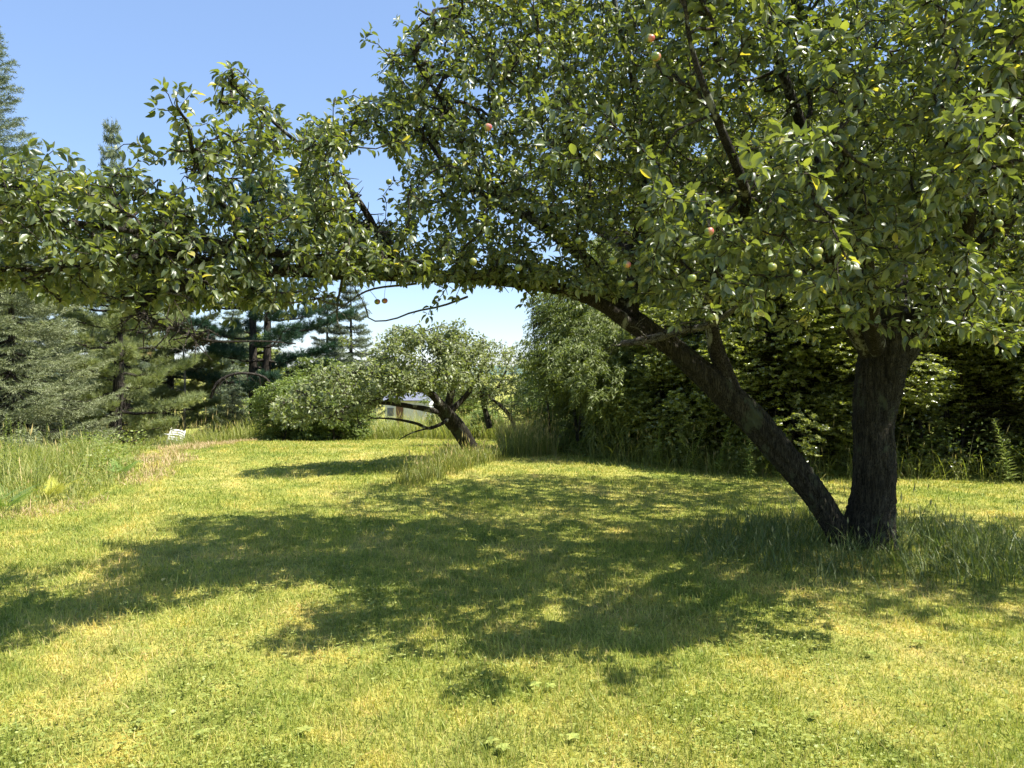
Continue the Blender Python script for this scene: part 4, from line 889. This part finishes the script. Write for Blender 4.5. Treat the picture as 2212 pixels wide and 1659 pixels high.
# ------------------------------------------------------------------ boxes for built things
def box(A, c, s, rot=None, bev=0.0):
    v = np.array([[x, y, z] for x in (-.5, .5) for y in (-.5, .5) for z in (-.5, .5)]) * np.array(s)
    if rot is not None: v = v @ np.array(rot).T
    A.add(v + np.array(c), [np.array([[0, 1, 3, 2], [4, 6, 7, 5], [0, 4, 5, 1], [2, 3, 7, 6], [0, 2, 6, 4], [1, 5, 7, 3]])])
def rotx(a): c, s = math.cos(a), math.sin(a); return np.array([[1, 0, 0], [0, c, -s], [0, s, c]])
def curved_slat(A, w, h, t, z, y, bow, n=14):
    u = np.linspace(-.5, .5, n); x = u * w; yy = y + bow * (1 - (2 * u) ** 2); V = []
    for dz, dy in ((-h / 2, 0), (h / 2, 0), (h / 2, t), (-h / 2, t)):
        V.append(np.stack([x, yy + dy + 0 * dz, np.full(n, z + dz) + .03 * (1 - (2 * u) ** 2) * (z > .6)], -1))
    V = np.stack(V, 1); i = np.arange(n - 1)[:, None] * 4; j = np.arange(4)[None]; jn = (j + 1) % 4
    A.add(V.reshape(-1, 3), [np.stack([i + j, i + 4 + j, i + 4 + jn, i + jn], -1).reshape(-1, 4), np.array([[0, 1, 2, 3], [4 * n - 1, 4 * n - 2, 4 * n - 3, 4 * n - 4]])])
# white plastic garden chair: faces +y in its own frame is the back
chair = thing('garden_chair', 'white slatted plastic garden chair tilted in tall grass by the pines', 'chair', (0, 0, 0))
A = Acc(); box(A, (0, 0, .40), (.46, .46, .025)); box(A, (0, -.225, .375), (.48, .03, .06)); A.obj('seat', M['white_plastic'], chair, False)
for z in (.50, .57, .64, .71, .78):
    A = Acc(); curved_slat(A, .46 if z < .7 else .44, .048, .014, z, .22 + (z - .4) * .22, .05); A.obj('slat', M['white_plastic'], chair, False)
for s in (-1, 1):
    A = Acc(); A.add(*tube(np.array([[s * .25, .20, .36], [s * .245, .255, .6], [s * .235, .315, .84]]), [.026, .024, .018], 8)); A.obj('back_post', M['white_plastic'], chair)
    A = Acc(); A.add(*tube(smooth_path(np.array([[s * .26, -.22, .40], [s * .285, -.22, .60], [s * .285, -.05, .635], [s * .27, .26, .62]]), 16), [.022] * 16, 8)); A.obj('armrest', M['white_plastic'], chair)
    for yy in (-.22, .22):
        A = Acc(); A.add(*tube(np.array([[s * .22, yy, .40], [s * .25, yy * 1.18, 0]]), [.028, .018], 8)); A.obj('leg', M['white_plastic'], chair)
cl = P(364, 926, 25.2); chair.location = (cl[0], 25.2, float(cl[2]) - .86); chair.rotation_euler = (math.radians(4), math.radians(-14), math.radians(-130))
print('chair ground', gz(cl[0], 24.0), chair.location)

# white shed under the leaning apple tree
sh = thing('shed', 'small white shed with brown door glimpsed beneath the crown of the leaning apple tree', 'shed', onp(-5.2, 40.0), rz=math.radians(-12), sc_=.7)
A = Acc(); box(A, (0, 0, 1.1), (3.4, 2.2, 2.2)); A.obj('wall', M['white_paint'], sh, False)
A = Acc(); box(A, (0, -.62, 2.42), (3.7, 1.4, .06), rotx(math.radians(24))); box(A, (0, .62, 2.42), (3.7, 1.4, .06), rotx(math.radians(-24))); A.obj('roof', M['grey_paint'], sh, False)
A = Acc(); A.add(np.array([[-1.69, -1.1, 2.2], [-1.69, 1.1, 2.2], [-1.69, 0, 2.66], [1.69, -1.1, 2.2], [1.69, 1.1, 2.2], [1.69, 0, 2.66]]), [np.array([[0, 2, 1], [3, 4, 5]])]); A.obj('gable', M['white_paint'], sh, False)
A = Acc(); box(A, (-.55, -1.12, 1.0), (.55, .05, 1.9)); d = A.obj('door', M['brown_paint'], sh, False)
A = Acc(); box(A, (-.36, -1.17, 1.0), (.04, .05, .14)); A.obj('handle', M['grey_metal'], d, False)
A = Acc(); box(A, (-1.25, -1.115, 1.3), (.6, .04, .7)); wf = A.obj('window', M['white_paint'], sh, False)
A = Acc(); box(A, (-1.25, -1.14, 1.3), (.5, .02, .6)); A.obj('pane', M['grey_paint'], wf, False)

# wire fence and cable beyond the pines
fe = thing('wire_fence', 'pale post and wire fence running behind the white chair among the pines', 'fence', onp(-14, 31))
zg = float(gz(-14, 31)); A = Acc()
for z in (1.05, .78, .5): A.add(*tube(np.array([[-8, 0, z], [0, 0, z - .02], [7.5, 0, z]]), .012, 5))
A.obj('wire', M['grey_metal'], fe)
for k in range(7): A = Acc(); box(A, (-7.5 + k * 2.4, 0, .6), (.08, .08, 1.25)); A.obj('post', M['post_wood'], fe, False)

# ------------------------------------------------------------------ weeds, ferns, fallen leaves
def goldenrod(seed, H=.95):
    g = rng(seed); A = Acc(); root_pts = []
    q = smooth_path(np.array([[0, 0, 0], [.02, .01, H * .5], [.05, 0, H]]), 14, .01, seed); A.add(*tube(q, np.linspace(.005, .002, 14), 5))
    n = 95; u = np.linspace(.08, 1, n); p = np.stack([np.interp(u, np.linspace(0, 1, 14), q[:, c]) for c in range(3)], -1); th = np.arange(n) * 2.4
    d = norm(np.stack([np.cos(th), np.sin(th), .45 + .5 * u], -1)); S = .11 * (1.15 - u * .75)
    V, Fs, r = inst(LEAF_N[0] * [1.2, 1, 1.6], LEAF_N[1], p, frames(d, np.array([0, 0, 1.]) + g.normal(0, .2, (n, 3))), S, g.uniform(0, 1, n)); return A, V, Fs, r
def weed(label, seed, loc, H, s=1.0, group='tall weeds on the left bank', nm='goldenrod', cat='weed'):
    root = thing(nm, label, cat, loc, group); A, V, Fs, r = goldenrod(seed, H); A.obj('stem', M['weed'], root); build('leaves', V, Fs, M['weed'], root, r); return root
gw = weed('tallest leafy weed at the far left of the grass bank', 111, onp(-6.95, 10.5), 1.0)
for k, (x, y, s, lb) in enumerate([(-6.65, 10.3, .9, 'leafy weed second from the left edge on the grass bank'), (-6.3, 10.2, .8, 'leafy weed below the fir boughs on the grass bank'), (-6.75, 9.6, .8, 'leafy weed in front of the tallest one'), (-6.9, 11.9, .85, 'leafy weed at the right end of the bank weeds'), (-7.4, 11.4, .9, 'leafy weed half hidden behind the tallest one'), (-6.0, 10.9, .62, 'shorter leafy weed above the yellow fern'),
        (-7.9, 12.4, .8, 'leafy weed against the dark foot of the fir'), (-7.2, 12.9, .7, 'small leafy weed behind the right end of the bank weeds'), (-8.2, 13.6, .7, 'farthest leafy weed on the bank before the pines')]):
    dup(gw, onp(x, y), k * 1.1, s, lb, 'tall weeds on the left bank')
GH = 'seeding weeds at the foot of the thicket'
g = rng(112); gh = weed('seeding weed at the left end of the row before the thicket', 113, onp(2.4, 12.7), .8, group=GH)
for k, (x, y, s, lb) in enumerate([(2.8, 12.3, 1.0, 'bent seeding weed second from the left before the thicket'), (3.2, 12.0, 1.1, 'pale seeding weed in the middle before the dark thicket'), (3.6, 11.7, 1.0, 'seeding weed left of the leaning trunk'), (4.0, 11.6, .9, 'seeding weed close to the leaning trunk'), (7.1, 10.9, 1.2, 'drooping weed right of the upright trunk'), (7.5, 10.7, 1.0, 'weed nearest the right edge before the thicket')]):
    dup(gh, onp(x, y), k * 1.3, s, lb, GH, tilt=(.25 * math.sin(k * 2), .3 * math.cos(k)))
def fern(label, seed, loc, mat, L, rz, group='ferns on the left bank', tilt=.5):
    g = rng(seed); root = thing('fern', label, 'fern', loc, group)
    for f in range(3):
        th = rz + f * 1.3; A = Acc(); u = np.linspace(0, 1, 12)
        ax = np.stack([L * u * math.cos(th) * .8, L * u * math.sin(th) * .8, L * (.85 * u - .35 * u ** 2.2)], -1); A.add(*tube(ax, np.linspace(.005, .001, 12), 4))
        n = 34; v = np.linspace(.25, 1, n // 2); p = np.stack([np.interp(v, u, ax[:, c]) for c in range(3)], -1); tan = norm(np.stack([np.interp(v, u, np.gradient(ax[:, c])) for c in range(3)], -1)); sd_ = norm(np.cross(tan, [0, 0, 1]))
        for s in (-1, 1):
            d = norm(sd_ * s + tan * .35 - [0, 0, .1]); nn = np.cross(sd_, tan) ; nn *= np.sign(nn[:, 2:3]); S = L * .42 * (1.04 - v)
            # each pinna is itself a row of small leaflets
            for w_ in np.linspace(.12, .95, 9):
                for s2_ in (-1, 1):
                    side2 = np.cross(d, nn); d2 = norm(side2 * s2_ + d * .5)
                    V, Fs, r = inst(np.array([[-.16, 0, 0], [.16, 0, 0], [.1, .6, 0], [0, 1, 0], [-.1, .6, 0]]), [np.array([[0, 1, 2, 4]]), np.array([[4, 2, 3]])], p + d * (S * w_)[:, None], frames(d2, nn), S * .24 * (1.1 - w_), g.uniform(0, 1, len(p))); A.add(V, Fs, r)
        A.obj('frond', mat, root)
    return root
fern('yellowed bracken fern glowing at the front of the grass bank', 121, onp(-5.75, 9.55), M['fern_yellow'], .52, -.6)
f0 = fern('green bracken fern low at the left edge of the grass bank', 122, onp(-5.75, 8.7), M['fern'], .55, -1.4)
dup(f0, onp(-6.1, 9.0), 2.0, .9, 'green bracken fern just behind the lowest fern', 'ferns on the left bank')
dup(f0, onp(-5.95, 11.6), 1.0, .9, 'green bracken fern at the right end of the grass bank', 'ferns on the left bank')

# flat leaves lying or growing in the near lawn
def lawn_leaf(label, px_, py_, size, mat, n, seed, name='plantain', cat='weed', group='broad leaved weeds in the near lawn'):
    d = EYE * F / (py_ - HY); x = (px_ - CX) / F * d; loc = onp(x, d); g = rng(seed); th = g.uniform(0, 6.28) + np.arange(n) * 6.283 / n + g.normal(0, .2, n)
    root = None; dd = norm(np.stack([np.cos(th), np.sin(th), np.full(n, .30)], -1))
    V, Fs, r = inst(LEAF[0] * [1.15, 1, .9], LEAF[1], np.tile([0, 0, .03], (n, 1)).astype(float), frames(dd, np.array([0, 0, 1.]) + g.normal(0, .1, (n, 3))), size * g.uniform(.8, 1.2, n), g.uniform(0, 1, n))
    o = build(name, V + np.array(loc), Fs, mat, None, r, loc=loc); tag(o, label, cat, group); return o
lawn_leaf('yellow fallen apple leaf lying in the shade in mid lawn', 937, 1350, .05, M['yellow_leaf'], 1, 1, 'fallen_leaf', 'leaf', None)
lawn_leaf('pale fallen leaf at the upper edge of the shadow on the left', 350, 1266, .05, M['yellow_leaf'], 1, 2, 'fallen_leaf', 'leaf', None)
for k, (a_, b_, lb) in enumerate([(1155, 1497, 'broad plantain leaves in the shadow tip low in the middle'), (1190, 1500, 'second plantain in the shadow tip, right of the broad one'), (1090, 1630, 'plantain rosette near the bottom edge in the middle'), (1060, 1615, 'plantain with pointed leaves left of the bottom middle rosette'), (300, 1580, 'plantain among clover low on the left'),
      (440, 1600, 'light plantain rosette near the bottom left'), (1240, 1610, 'small plantain right of the bottom middle rosette'), (1880, 1420, 'bright plantain in the sunlit lawn at the right'), (1985, 1400, 'pale plantain in the sun below the upright trunk'), (660, 1590, 'plantain in the dry patch at the lower left'), (1640, 1590, 'plantain near the bottom right of middle'), (1760, 1560, 'wide plantain low on the right')]):
    lawn_leaf(lb, a_, b_, 0.036, M['clover'], 5, 200 + k)
